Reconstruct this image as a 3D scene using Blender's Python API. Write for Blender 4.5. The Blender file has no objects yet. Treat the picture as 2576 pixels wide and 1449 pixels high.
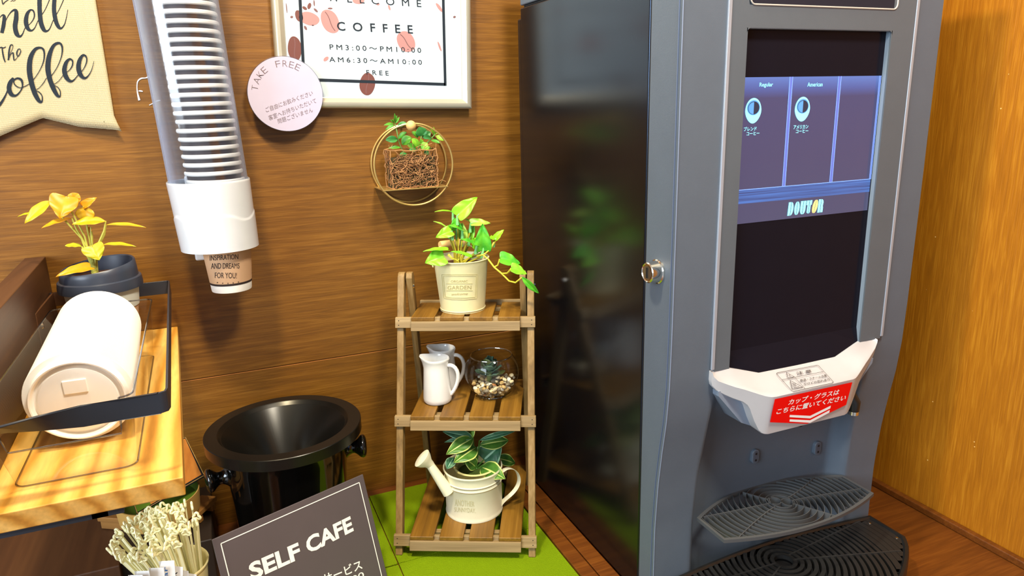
import bpy, bmesh, math, random
from mathutils import Vector, Matrix
random.seed(7)
sc = bpy.context.scene
C = sc.collection
V = Vector
PI = math.pi

# ------------------------------------------------------------------ camera
FPX = 1785.04
CAM = V((0.0, -1.1, 0.6438559))
RT = V((0.9197252, -0.3917736, -0.0248797))
DN = V((-0.1203999, -0.2211915, -0.9677697))
FW = V((0.3736435, 0.8930777, -0.2506049))
cd = bpy.data.cameras.new('camera')
cd.sensor_width = 36.0
cd.lens = FPX / 2576 * 36
cd.clip_start = 0.01
cam = bpy.data.objects.new('camera', cd)
C.objects.link(cam)
m = Matrix.Identity(4)
for i in range(3):
    m[i][0] = RT[i]; m[i][1] = -DN[i]; m[i][2] = -FW[i]; m[i][3] = CAM[i]
cam.matrix_world = m
sc.camera = cam

# ------------------------------------------------------------------ light and exposure
sc.view_settings.view_transform = 'Standard'
sc.view_settings.look = 'None'
sc.view_settings.exposure = 0.0
sc.view_settings.gamma = 1.0
sc.view_settings.use_curve_mapping = False
w = bpy.data.worlds.new('world'); sc.world = w; w.use_nodes = True
w.node_tree.nodes['Background'].inputs[0].default_value = (0.80, 0.88, 1.0, 1)
w.node_tree.nodes['Background'].inputs[1].default_value = 0.55


def area(name, loc, aim, size, power, col, sy=None):
    l = bpy.data.lights.new(name, 'AREA'); l.energy = power; l.color = col; l.size = size
    if sy:
        l.shape = 'RECTANGLE'; l.size_y = sy
    else:
        l.shape = 'DISK'
    o = bpy.data.objects.new(name, l); C.objects.link(o); o.location = loc
    o.rotation_euler = (V(aim) - V(loc)).to_track_quat('-Z', 'Y').to_euler()
    return o


area('daylight_window', (-1.9, -1.5, 1.25), (0.2, 0, 0.45), 1.2, 78, (0.76, 0.88, 1.0), 1.4)
area('ceiling_downlight', (-0.12, -0.58, 1.58), (-0.06, -0.25, 0.3), 0.12, 20, (1.0, 0.84, 0.56))
area('ceiling_lamp', (0.40, -1.05, 1.6), (0.30, -0.2, 0.2), 0.25, 26, (1.0, 0.92, 0.78))

# ------------------------------------------------------------------ helpers


def ray(u, v):
    return RT * ((u - 1288) / FPX) + DN * ((v - 724.5) / FPX) + FW


def at(u, v, y):                    # point of the photo on the plane Y = y
    r = ray(u, v); return CAM + r * ((y - CAM.y) / r.y)


def atx(u, v, x):
    r = ray(u, v); return CAM + r * ((x - CAM.x) / r.x)


def atz(u, v, z):
    r = ray(u, v); return CAM + r * ((z - CAM.z) / r.z)


def atp(u, v, p, n):
    r = ray(u, v); return CAM + r * ((V(p) - CAM).dot(n) / r.dot(n))


def lerp(a, b, t): return a + (b - a) * t


class MB:
    def __init__(s):
        s.v = []; s.f = []; s.mi = []; s.sm = []

    def add(s, vs, fs, mi=0, smooth=False):
        b = len(s.v); s.v += [V(p) for p in vs]
        for f in fs:
            s.f.append([b + i for i in f]); s.mi.append(mi); s.sm.append(smooth)
        return s

    def box(s, lo, hi, mi=0, M=None):
        x0, y0, z0 = lo; x1, y1, z1 = hi
        vs = [V((x, y, z)) for z in (z0, z1) for x, y in ((x0, y0), (x1, y0), (x1, y1), (x0, y1))]
        if M: vs = [M @ p for p in vs]
        return s.add(vs, [(0, 3, 2, 1), (4, 5, 6, 7), (0, 1, 5, 4), (1, 2, 6, 5), (2, 3, 7, 6), (3, 0, 4, 7)], mi)

    def bar(s, a, b, u, hw, hh, mi=0):
        """square bar from a to b; u = side direction, half sizes"""
        a = V(a); b = V(b); d = (b - a).normalized(); u = (V(u) - d * V(u).dot(d)).normalized(); w2 = d.cross(u)
        vs = [p + u * hw * i + w2 * hh * j for p in (a, b) for i, j in ((-1, -1), (1, -1), (1, 1), (-1, 1))]
        return s.add(vs, [(3, 2, 1, 0), (4, 5, 6, 7), (0, 1, 5, 4), (1, 2, 6, 5), (2, 3, 7, 6), (3, 0, 4, 7)], mi)

    def tube(s, pts, r, n=8, mi=0, closed=False, flat=1.0, up=None):
        pts = [V(p) for p in pts]; k = len(pts)
        rs = r if isinstance(r, (list, tuple)) else [r] * k
        vs = []; t0 = None; nn = None
        for i, p in enumerate(pts):
            a = pts[(i - 1) % k] if (closed or i > 0) else p
            b = pts[(i + 1) % k] if (closed or i < k - 1) else p
            t = (b - a).normalized()
            if nn is None:
                nn = V(up) if up else (V((0, 0, 1)) if abs(t.z) < .9 else V((1, 0, 0)))
            nn = (nn - t * nn.dot(t)).normalized(); bb = t.cross(nn)
            for j in range(n):
                an = 2 * PI * j / n
                vs.append(p + (nn * math.cos(an) * flat + bb * math.sin(an)) * rs[i])
        fs = []
        for i in range(k if closed else k - 1):
            i2 = (i + 1) % k
            for j in range(n):
                j2 = (j + 1) % n
                fs.append((i * n + j, i * n + j2, i2 * n + j2, i2 * n + j))
        s.add(vs, fs, mi, True)
        if not closed:
            b = len(s.v) - len(vs)
            s.f.append([b + j for j in range(n)][::-1]); s.mi.append(mi); s.sm.append(False)
            s.f.append([b + (k - 1) * n + j for j in range(n)]); s.mi.append(mi); s.sm.append(False)
        return s

    def lathe(s, prof, c=(0, 0, 0), n=48, mi=0, axis='z', M=None, a0=0, a1=2 * PI, fn=None):
        """prof: list of (r, h)"""
        c = V(c); full = abs(a1 - a0 - 2 * PI) < 1e-6; k = n if full else n + 1
        vs = []
        for (r, h) in prof:
            for j in range(k):
                an = a0 + (a1 - a0) * j / n
                p = V((r * math.cos(an), r * math.sin(an), h))
                if fn: p = fn(p, an)
                if M: p = M @ p
                vs.append(p + c)
        fs = []
        for i in range(len(prof) - 1):
            for j in range(n):
                j2 = (j + 1) % k
                fs.append((i * k + j, i * k + j2, (i + 1) * k + j2, (i + 1) * k + j))
        return s.add(vs, fs, mi, True)

    def prism(s, poly, d, mi=0, smooth=False):
        """poly: 3D points of the front, d = extrusion vector"""
        n = len(poly); d = V(d)
        vs = [V(p) for p in poly] + [V(p) + d for p in poly]
        fs = [tuple(range(n)), tuple(range(2 * n - 1, n - 1, -1))]
        s.add(vs, fs, mi)
        b = len(s.v) - 2 * n
        for i in range(n):
            j = (i + 1) % n
            s.f.append([b + j, b + i, b + n + i, b + n + j]); s.mi.append(mi); s.sm.append(smooth)
        return s

    def grid(s, fn, nu, nv, mi=0, smooth=True):
        vs = [fn(i / nu, j / nv) for i in range(nu + 1) for j in range(nv + 1)]
        fs = [(i * (nv + 1) + j, (i + 1) * (nv + 1) + j, (i + 1) * (nv + 1) + j + 1, i * (nv + 1) + j + 1) for i in range(nu) for j in range(nv)]
        return s.add(vs, fs, mi, smooth)

    def build(s, name, mats, parent=None, world=True, bevel=0, solid=0, sub=0, fixn=True):
        me = bpy.data.meshes.new(name)
        vs = s.v
        if parent is not None and world:
            Mi = wmat(parent).inverted(); vs = [Mi @ p for p in vs]
        me.from_pydata([tuple(p) for p in vs], [], s.f)
        if not isinstance(mats, (list, tuple)): mats = [mats]
        for mt in mats: me.materials.append(mt)
        me.polygons.foreach_set('material_index', s.mi)
        me.polygons.foreach_set('use_smooth', s.sm)
        if fixn:
            b = bmesh.new(); b.from_mesh(me); bmesh.ops.recalc_face_normals(b, faces=b.faces)
            for e in b.edges:
                if len(e.link_faces) == 2 and e.calc_face_angle(0) > 0.62: e.smooth = False
            b.to_mesh(me); b.free()
        me.update()
        o = bpy.data.objects.new(name, me); C.objects.link(o)
        if parent is not None: o.parent = parent; WM[o.name] = wmat(parent)
        if solid:
            md = o.modifiers.new('solid', 'SOLIDIFY'); md.thickness = solid; md.offset = 0
        if bevel:
            md = o.modifiers.new('bevel', 'BEVEL'); md.width = bevel; md.segments = 3; md.limit_method = 'ANGLE'; md.angle_limit = 0.6
            md.harden_normals = False
            for p in me.polygons: p.use_smooth = True
            ws = o.modifiers.new('wn', 'WEIGHTED_NORMAL'); ws.keep_sharp = False
        if sub:
            md = o.modifiers.new('sub', 'SUBSURF'); md.levels = sub; md.render_levels = sub
        return o


WM = {}


def wmat(o):
    return WM.get(o.name, Matrix.Identity(4))


def thing(name, label, cat, loc=(0, 0, 0), rz=0, group=None):
    o = bpy.data.objects.new(name, None); C.objects.link(o)
    o.empty_display_size = 0.02
    o.location = loc; o.rotation_euler = (0, 0, rz)
    WM[o.name] = Matrix.Translation(V(loc)) @ Matrix.Rotation(rz, 4, 'Z')
    o['label'] = label; o['category'] = cat
    if group: o['group'] = group
    return o


def tag(o, label, cat, group=None, kind=None):
    o['label'] = label; o['category'] = cat
    if group: o['group'] = group
    if kind: o['kind'] = kind
    return o


def struct(o):
    o['kind'] = 'structure'; return o


def origin(o, loc):
    """move the origin of an unparented mesh to loc"""
    loc = V(loc); o.data.transform(Matrix.Translation(-loc)); o.location = loc
    return o


def dup(root, loc, rot=None, label=None, group=None):
    r = root.copy(); C.objects.link(r); r.location = loc
    if rot is not None: r.rotation_euler = rot
    if label: r['label'] = label
    if group: r['group'] = group
    for ch in list(root.children):
        c = ch.copy(); C.objects.link(c); c.parent = r
        for g in list(ch.children):
            d = g.copy(); C.objects.link(d); d.parent = c
    return r

# ------------------------------------------------------------------ text as flat mesh


def txt2d(body, bold=0.0, shear=0.0, sp=1.0):
    cu = bpy.data.curves.new('t', 'FONT'); cu.body = body; cu.size = 1; cu.offset = bold; cu.shear = shear
    cu.space_character = sp; cu.resolution_u = 3
    o = bpy.data.objects.new('t', cu); C.objects.link(o)
    dg = bpy.context.evaluated_depsgraph_get(); dg.update()
    me = o.evaluated_get(dg).to_mesh()
    vs = [(p.co.x, p.co.y) for p in me.vertices]; fs = [tuple(p.vertices) for p in me.polygons]
    o.evaluated_get(dg).to_mesh_clear()
    bpy.data.objects.remove(o); bpy.data.curves.remove(cu)
    return vs, fs


def put(mb, body, p0, p1, up, h, bold=0.0, shear=0.0, sp=1.0, mi=0, base=True):
    """text with its left end at p0, right end at p1, upright direction up, height h (of the ink)"""
    vs, fs = txt2d(body, bold, shear, sp)
    x0 = min(a for a, b in vs); x1 = max(a for a, b in vs); y0 = min(b for a, b in vs); y1 = max(b for a, b in vs)
    p0 = V(p0); p1 = V(p1); up = V(up)
    if not callable(h):
        mb.add([p0 + (p1 - p0) * ((a - x0) / (x1 - x0)) + up * ((b - y0) / (y1 - y0) * h) for a, b in vs], fs, mi)
    return mb


def put_fn(mb, body, fn, bold=0.0, shear=0.0, sp=1.0, mi=0):
    """text mapped by fn(s, t) with s, t in 0..1"""
    vs, fs = txt2d(body, bold, shear, sp)
    x0 = min(a for a, b in vs); x1 = max(a for a, b in vs); y0 = min(b for a, b in vs); y1 = max(b for a, b in vs)
    mb.add([fn((a - x0) / (x1 - x0), (b - y0) / (y1 - y0)) for a, b in vs], fs, mi)
    return mb


def ribbon(mb, pts, mapf, mi=0, step=6):
    """calligraphic stroke: pts = (x, y, width), Catmull-Rom"""
    P = []
    n = len(pts)
    for i in range(n - 1):
        a = pts[max(i - 1, 0)]; b = pts[i]; c = pts[i + 1]; d = pts[min(i + 2, n - 1)]
        for k in range(step):
            t = k / step
            P.append([0.5 * ((2 * b[q]) + (-a[q] + c[q]) * t + (2 * a[q] - 5 * b[q] + 4 * c[q] - d[q]) * t * t + (-a[q] + 3 * b[q] - 3 * c[q] + d[q]) * t ** 3) for q in range(3)])
    P.append(list(pts[-1]))
    L = []; R = []
    for i, p in enumerate(P):
        a = P[max(i - 1, 0)]; b = P[min(i + 1, len(P) - 1)]
        dx = b[0] - a[0]; dy = b[1] - a[1]; l = math.hypot(dx, dy) or 1
        wd = max(p[2], 1) / 2
        L.append(mapf(p[0] - dy / l * wd, p[1] + dx / l * wd)); R.append(mapf(p[0] + dy / l * wd, p[1] - dx / l * wd))
    mb.add(L + R, [(i, i + 1, len(L) + i + 1, len(L) + i) for i in range(len(L) - 1)], mi)

# ------------------------------------------------------------------ materials


def lin(r, g, b):
    f = lambda c: (c / 255 / 12.92) if c / 255 <= 0.04045 else ((c / 255 + 0.055) / 1.055) ** 2.4
    return (f(r), f(g), f(b), 1)


def mat(name, col, rough=0.5, metal=0.0, spec=0.5, coat=0.0, emit=0.0, bump=0.0, bscale=200.0, trans=0.0, sss=0.0):
    m_ = bpy.data.materials.new(name); m_.use_nodes = True
    b = m_.node_tree.nodes['Principled BSDF']
    b.inputs['Base Color'].default_value = col
    b.inputs['Roughness'].default_value = rough
    b.inputs['Metallic'].default_value = metal
    b.inputs['Specular IOR Level'].default_value = spec
    b.inputs['Coat Weight'].default_value = coat
    b.inputs['Coat Roughness'].default_value = 0.08
    if emit:
        b.inputs['Emission Color'].default_value = col; b.inputs['Emission Strength'].default_value = emit
    if trans:
        b.inputs['Transmission Weight'].default_value = trans
    nt = m_.node_tree
    # every surface gets a faint procedural variation
    tc = nt.nodes.new('ShaderNodeTexCoord'); nz = nt.nodes.new('ShaderNodeTexNoise')
    nz.inputs['Scale'].default_value = 35; nz.inputs['Detail'].default_value = 4
    nt.links.new(tc.outputs['Object'], nz.inputs['Vector'])
    if not emit and not trans:
        mx = nt.nodes.new('ShaderNodeMix'); mx.data_type = 'RGBA'; mx.blend_type = 'MULTIPLY'
        rp = nt.nodes.new('ShaderNodeMapRange'); rp.inputs[3].default_value = 0.93; rp.inputs[4].default_value = 1.05
        nt.links.new(nz.outputs['Fac'], rp.inputs[0])
        mx.inputs[0].default_value = 1; mx.inputs[6].default_value = col
        nt.links.new(rp.outputs[0], mx.inputs[7]); nt.links.new(mx.outputs[2], b.inputs['Base Color'])
    if bump:
        n2 = nt.nodes.new('ShaderNodeTexNoise'); n2.inputs['Scale'].default_value = bscale; n2.inputs['Detail'].default_value = 3
        nt.links.new(tc.outputs['Object'], n2.inputs['Vector'])
        bp = nt.nodes.new('ShaderNodeBump'); bp.inputs['Strength'].default_value = bump; bp.inputs['Distance'].default_value = 0.002
        nt.links.new(n2.outputs['Fac'], bp.inputs['Height']); nt.links.new(bp.outputs['Normal'], b.inputs['Normal'])
    return m_


def wood(name, c1, c2, c3, along=0, scale=1.0, rough=0.45, coat=0.0, stretch=22, bump=0.25, rings=0.0, fine=1.0, al=1.2, fal=8.0):
    """streaky grain running along the axis (0 = x, 1 = y, 2 = z)"""
    m_ = bpy.data.materials.new(name); m_.use_nodes = True; nt = m_.node_tree; N = nt.nodes; L = nt.links
    b = N['Principled BSDF']; b.inputs['Roughness'].default_value = rough; b.inputs['Coat Weight'].default_value = coat
    b.inputs['Coat Roughness'].default_value = 0.2
    tc = N.new('ShaderNodeTexCoord'); mp = N.new('ShaderNodeMapping')
    sc3 = [stretch * scale] * 3; sc3[along] = al * scale
    mp.inputs['Scale'].default_value = sc3
    L.new(tc.outputs['Object'], mp.inputs['Vector'])
    wn = N.new('ShaderNodeTexNoise'); wn.inputs['Scale'].default_value = 1.6; wn.inputs['Detail'].default_value = 5; wn.inputs['Distortion'].default_value = 0.6 + rings
    L.new(mp.outputs[0], wn.inputs['Vector'])
    mp2 = N.new('ShaderNodeMapping'); s2 = [stretch * scale * 9 * fine] * 3; s2[along] = fal * scale * fine
    mp2.inputs['Scale'].default_value = s2; L.new(tc.outputs['Object'], mp2.inputs['Vector'])
    fn = N.new('ShaderNodeTexNoise'); fn.inputs['Scale'].default_value = 1.0; fn.inputs['Detail'].default_value = 4
    L.new(mp2.outputs[0], fn.inputs['Vector'])
    cr = N.new('ShaderNodeValToRGB'); e = cr.color_ramp.elements
    e[0].position = 0.20; e[0].color = c1; e[1].position = 0.80; e[1].color = c3
    k = cr.color_ramp.elements.new(0.5); k.color = c2
    ad = N.new('ShaderNodeMath'); ad.operation = 'MULTIPLY_ADD'; ad.inputs[1].default_value = 0.45; 
    sb = N.new('ShaderNodeMath'); sb.operation = 'SUBTRACT'; sb.inputs[1].default_value = 0.225
    L.new(fn.outputs['Fac'], ad.inputs[0]); L.new(wn.outputs['Fac'], ad.inputs[2]); L.new(ad.outputs[0], sb.inputs[0])
    L.new(sb.outputs[0], cr.inputs[0]); L.new(cr.outputs[0], b.inputs['Base Color'])
    if bump:
        bp = N.new('ShaderNodeBump'); bp.inputs['Strength'].default_value = bump; bp.inputs['Distance'].default_value = 0.0006
        L.new(fn.outputs['Fac'], bp.inputs['Height']); L.new(bp.outputs[0], b.inputs['Normal'])
    return m_


def clear(name, tint=(1, 1, 1, 1), rough=0.03, base=0.0, ior=1.5, gloss=1.0, edge=None):
    """thin clear plastic or glass wall: transparent with a Fresnel gloss"""
    m_ = bpy.data.materials.new(name); m_.use_nodes = True; nt = m_.node_tree; N = nt.nodes; L = nt.links
    N.remove(N['Principled BSDF'])
    out = N['Material Output']; tr = N.new('ShaderNodeBsdfTransparent'); tr.inputs[0].default_value = tint
    gl = N.new('ShaderNodeBsdfGlossy'); gl.inputs['Roughness'].default_value = rough
    lwt = N.new('ShaderNodeLayerWeight'); lwt.inputs[0].default_value = 0.5
    fr = N.new('ShaderNodeMath'); fr.operation = 'POWER'; fr.inputs[1].default_value = 4.0; L.new(lwt.outputs['Facing'], fr.inputs[0])
    mp = N.new('ShaderNodeMath'); mp.operation = 'MULTIPLY_ADD'; mp.inputs[1].default_value = gloss * 0.7; mp.inputs[2].default_value = base + 0.03
    mp.use_clamp = True
    mx = N.new('ShaderNodeMixShader')
    L.new(fr.outputs[0], mp.inputs[0]); L.new(mp.outputs[0], mx.inputs[0]); L.new(tr.outputs[0], mx.inputs[1]); L.new(gl.outputs[0], mx.inputs[2])
    L.new(mx.outputs[0], out.inputs[0])
    if edge:        # the thick sides of the tube look milky where one looks along the wall
        df = N.new('ShaderNodeBsdfDiffuse'); df.inputs[0].default_value = edge; m2 = N.new('ShaderNodeMixShader')
        pw = N.new('ShaderNodeMath'); pw.operation = 'POWER'; pw.inputs[1].default_value = 2.2; L.new(lwt.outputs['Facing'], pw.inputs[0])
        ml = N.new('ShaderNodeMath'); ml.operation = 'MULTIPLY'; ml.inputs[1].default_value = 0.62; L.new(pw.outputs[0], ml.inputs[0])
        L.new(ml.outputs[0], m2.inputs[0]); L.new(mx.outputs[0], m2.inputs[1]); L.new(df.outputs[0], m2.inputs[2]); L.new(m2.outputs[0], out.inputs[0])
    return m_


def leafmat(name, c1, c2, rough=0.4, scale=60, sheen=0.0):
    m_ = mat(name, c1, rough)
    nt = m_.node_tree; N = nt.nodes; L = nt.links; b = N['Principled BSDF']
    tc = N.new('ShaderNodeTexCoord'); nz = N.new('ShaderNodeTexNoise'); nz.inputs['Scale'].default_value = scale; nz.inputs['Detail'].default_value = 3
    cr = N.new('ShaderNodeValToRGB'); cr.color_ramp.elements[0].position = 0.35; cr.color_ramp.elements[0].color = c1
    cr.color_ramp.elements[1].position = 0.65; cr.color_ramp.elements[1].color = c2
    L.new(tc.outputs['Object'], nz.inputs['Vector']); L.new(nz.outputs['Fac'], cr.inputs[0]); L.new(cr.outputs[0], b.inputs['Base Color'])
    b.inputs['Subsurface Weight'].default_value = 0.0
    return m_


M_wall = wood('wall_veneer', lin(96, 59, 7), lin(117, 74, 11), lin(140, 94, 28), 0, 1.0, 0.5, 0.06, 120, 0.35, 0.1, 0.5, al=6, fal=60)
M_wallr = wood('right_wall_veneer', lin(150, 90, 4), lin(168, 103, 7), lin(190, 126, 24), 2, 1.0, 0.5, 0.05, 110, 0.7, 0.5, 0.5, al=7, fal=50)
nt_ = M_wallr.node_tree; b_ = nt_.nodes['Principled BSDF']; old_ = b_.inputs['Base Color'].links[0].from_socket
vo_ = nt_.nodes.new('ShaderNodeTexVoronoi'); vo_.inputs['Scale'].default_value = 34; tc_ = nt_.nodes.new('ShaderNodeTexCoord'); nt_.links.new(tc_.outputs['Object'], vo_.inputs['Vector'])
lt_ = nt_.nodes.new('ShaderNodeMath'); lt_.operation = 'LESS_THAN'; lt_.inputs[1].default_value = 0.035; nt_.links.new(vo_.outputs['Distance'], lt_.inputs[0])
sr_ = nt_.nodes.new('ShaderNodeSeparateColor'); nt_.links.new(vo_.outputs['Color'], sr_.inputs[0])
g_ = nt_.nodes.new('ShaderNodeMath'); g_.operation = 'GREATER_THAN'; g_.inputs[1].default_value = 0.45; nt_.links.new(sr_.outputs[0], g_.inputs[0])
mu_ = nt_.nodes.new('ShaderNodeMath'); mu_.operation = 'MULTIPLY'; nt_.links.new(lt_.outputs[0], mu_.inputs[0]); nt_.links.new(g_.outputs[0], mu_.inputs[1])
mx_ = nt_.nodes.new('ShaderNodeMix'); mx_.data_type = 'RGBA'; mx_.inputs[7].default_value = lin(240, 196, 120); nt_.links.new(mu_.outputs[0], mx_.inputs[0]); nt_.links.new(old_, mx_.inputs[6]); nt_.links.new(mx_.outputs[2], b_.inputs['Base Color'])
M_count = wood('counter_veneer', lin(84, 43, 7), lin(102, 54, 11), lin(120, 68, 18), 0, 1.0, 0.42, 0.1, 90, 0.2, 0.2, 0.45, al=6, fal=50)
M_brown = wood('dark_brown_board', lin(60, 34, 16), lin(76, 45, 22), lin(92, 58, 30), 1, 1.0, 0.5, 0.0, 20, 0.15)
M_board = wood('light_pine_board', lin(196, 132, 40), lin(222, 166, 74), lin(236, 196, 118), 1, 1.6, 0.5, 0.05, 10, 0.3, 1.2, 1.6)
def board_mat():
    m_ = bpy.data.materials.new('light_pine_board'); m_.use_nodes = True; nt = m_.node_tree; N = nt.nodes; L = nt.links; b = N['Principled BSDF']; b.inputs['Roughness'].default_value = 0.5
    tc = N.new('ShaderNodeTexCoord'); mp = N.new('ShaderNodeMapping'); mp.inputs['Location'].default_value = (0.09, 0.0, 0.055); mp.inputs['Rotation'].default_value = (0.04, 0, 0.16); mp.inputs['Scale'].default_value = (1, 0.16, 1.7)
    wv = N.new('ShaderNodeTexWave'); wv.wave_type = 'RINGS'; wv.rings_direction = 'Y'; wv.inputs['Scale'].default_value = 15; wv.inputs['Distortion'].default_value = 4.5; wv.inputs['Detail'].default_value = 3; wv.inputs['Detail Scale'].default_value = 1.2
    L.new(tc.outputs['Object'], mp.inputs[0]); L.new(mp.outputs[0], wv.inputs[0])
    cr = N.new('ShaderNodeValToRGB'); e = cr.color_ramp.elements; e[0].position = 0.0; e[0].color = lin(196, 136, 46); e[1].position = 0.28; e[1].color = lin(220, 164, 70)
    k = e.new(1.0); k.color = lin(236, 190, 104)
    nz = N.new('ShaderNodeTexNoise'); mp2 = N.new('ShaderNodeMapping'); mp2.inputs['Scale'].default_value = (300, 40, 300); nz.inputs['Scale'].default_value = 1; nz.inputs['Detail'].default_value = 3
    L.new(tc.outputs['Object'], mp2.inputs[0]); L.new(mp2.outputs[0], nz.inputs[0])
    mx = N.new('ShaderNodeMix'); mx.data_type = 'RGBA'; mx.blend_type = 'MULTIPLY'; mx.inputs[0].default_value = 1; mr = N.new('ShaderNodeMapRange'); mr.inputs[3].default_value = 0.72; mr.inputs[4].default_value = 1.2
    L.new(nz.outputs[0], mr.inputs[0]); L.new(wv.outputs[0], cr.inputs[0]); L.new(cr.outputs[0], mx.inputs[6]); L.new(mr.outputs[0], mx.inputs[7]); L.new(mx.outputs[2], b.inputs['Base Color'])
    return m_


M_board = board_mat()
M_ladder = wood('stained_pine', lin(102, 77, 38), lin(134, 105, 58), lin(162, 132, 86), 2, 1.3, 0.6, 0.0, 30, 0.5)
M_ladderx = wood('stained_pine_rail', lin(114, 92, 56), lin(142, 118, 78), lin(168, 144, 102), 0, 1.3, 0.6, 0.0, 30, 0.5)
M_slat = wood('stained_pine_slat', lin(92, 62, 12), lin(124, 86, 20), lin(152, 112, 40), 1, 1.3, 0.5, 0.1, 26, 0.4)
M_turf = mat('green_felt_turf', lin(122, 150, 8), 0.95, bump=1.0, bscale=900, spec=0.1)
M_black = mat('gloss_black_steel', lin(9, 9, 12), 0.20, 0.0, 0.7, 0.0)
M_black.node_tree.nodes['Principled BSDF'].inputs['Specular Tint'].default_value = (0.5, 0.68, 1.0, 1)
M_grey = mat('grey_painted_plastic', lin(88, 98, 110), 0.42, 0.0, 0.4, bump=0.15, bscale=1500)
M_bezel = mat('warm_grey_bezel', lin(86, 94, 102), 0.4, 0.0, 0.4, bump=0.1, bscale=1500)
M_silver = mat('silver_trim', lin(168, 178, 194), 0.3, 0.4, 0.5)
M_silverp = mat('silver_paint_plastic', lin(188, 188, 192), 0.38, 0.15, 0.5)
M_glass_blk = mat('black_display_glass', lin(22, 21, 30), 0.15, 0.0, 0.08, 0.0)
M_chrome = mat('chrome', lin(230, 226, 215), 0.12, 1.0)
M_dark = mat('dark_gap', lin(14, 14, 18), 0.6)
M_blkpl = mat('black_plastic', lin(26, 26, 26), 0.32, 0.0, 0.5)
M_grill = mat('worn_grey_plastic', lin(74, 76, 78), 0.45)
M_bucket = mat('glazed_black', lin(12, 11, 9), 0.08, 0.0, 0.5, 0.5)
M_steelb = mat('black_brushed_steel', lin(44, 43, 40), 0.26, 0.8)
M_white = mat('white_plastic', lin(206, 210, 216), 0.22, 0.0, 0.5, 0.2)
M_lid = mat('white_lid_plastic', lin(248, 247, 240), 0.35, 0.0, 0.5)
M_paper = mat('white_paper', lin(240, 238, 232), 0.7)
M_kraft = mat('kraft_paper', lin(206, 166, 128), 0.7)
M_ink = mat('dark_brown_ink', lin(46, 34, 32), 0.7)
M_inkn = mat('navy_black_ink', lin(30, 38, 48), 0.7, spec=0.2)
M_band = mat('dark_cup_sleeve', lin(58, 44, 42), 0.55)
M_poster = mat('poster_paper', lin(186, 200, 208), 0.35, 0, 0.5, 0.3)
M_frame = mat('champagne_aluminium', lin(196, 190, 172), 0.3, 0.45)
M_badge = mat('lilac_card', lin(186, 178, 200), 0.35, 0, 0.5, 0.2)
M_badge_ink = mat('brown_grey_ink', lin(112, 94, 96), 0.6)
M_bean = mat('printed_bean', lin(170, 122, 120), 0.5)
M_beand = mat('printed_bean_dark', lin(104, 58, 52), 0.5)
M_beanl = mat('printed_bean_crease', lin(112, 76, 76), 0.5)
M_acr = clear('clear_acrylic', (0.985, 0.985, 0.985, 1), 0.04, 0.01, 1.4, 0.7)
M_tube = clear('clear_polycarbonate_tube', (0.97, 0.98, 1.0, 1), 0.12, 0.03, 1.45, 0.9, edge=lin(176, 190, 216))
M_glass = clear('clear_glass', (0.95, 0.96, 0.96, 1), 0.01, 0.01, 1.5, 1.0)
M_edge = mat('acrylic_edge', lin(90, 92, 104), 0.2, 0, 0.5)
M_bsteel = mat('black_coated_steel', lin(44, 48, 58), 0.32, 0.1, 0.5)
M_brass = mat('brushed_brass', lin(204, 170, 100), 0.3, 0.65)
M_bead = mat('pale_wood_bead', lin(226, 180, 112), 0.5)
M_twig = mat('brown_twig', lin(132, 88, 52), 0.75)
M_cream = mat('cream_enamel', lin(238, 228, 176), 0.42, bump=0.2, bscale=60)
M_creamw = mat('white_cream_enamel', lin(236, 230, 200), 0.42, bump=0.2, bscale=60)
M_wear = mat('worn_enamel_edge', lin(150, 128, 84), 0.6)
M_ceram = mat('white_glazed_ceramic', lin(240, 240, 238), 0.15, 0, 0.5, 0.4)
M_soil = mat('brown_potting', lin(96, 58, 30), 0.9, bump=1, bscale=300)
M_foam = mat('green_moss_foam', lin(70, 88, 24), 0.95, bump=1, bscale=500)
M_navy = mat('navy_plastic_lid', lin(50, 56, 70), 0.35, 0, 0.5)
M_stick = mat('pale_plastic_stirrer', lin(255, 250, 200), 0.35, 0, 0.5)
M_sign = mat('charcoal_sign_board', lin(84, 76, 80), 0.4)
M_signink = mat('white_sign_print', lin(248, 246, 238), 0.5)
M_blueink = mat('blue_print', lin(40, 110, 190), 0.5)
M_red = mat('red_sticker', lin(240, 4, 4), 0.5, spec=0.2)
M_wink = mat('white_print', lin(250, 250, 250), 0.4)
M_bkink = mat('black_print', lin(50, 46, 48), 0.5)
M_orange = wood('orange_wood_print', lin(178, 100, 34), lin(206, 128, 50), lin(222, 150, 72), 1, 2.0, 0.4, 0.2, 10, 0.0)
M_grn = mat('green_print', lin(96, 130, 26), 0.6)
M_pallet = wood('tan_pallet_wood', lin(120, 78, 30), lin(158, 108, 46), lin(186, 134, 66), 0, 1.5, 0.6, 0.0, 20, 0.3)
M_tan = mat('tan_card_bowl', lin(190, 148, 74), 0.7)
M_burlap = None

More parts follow.
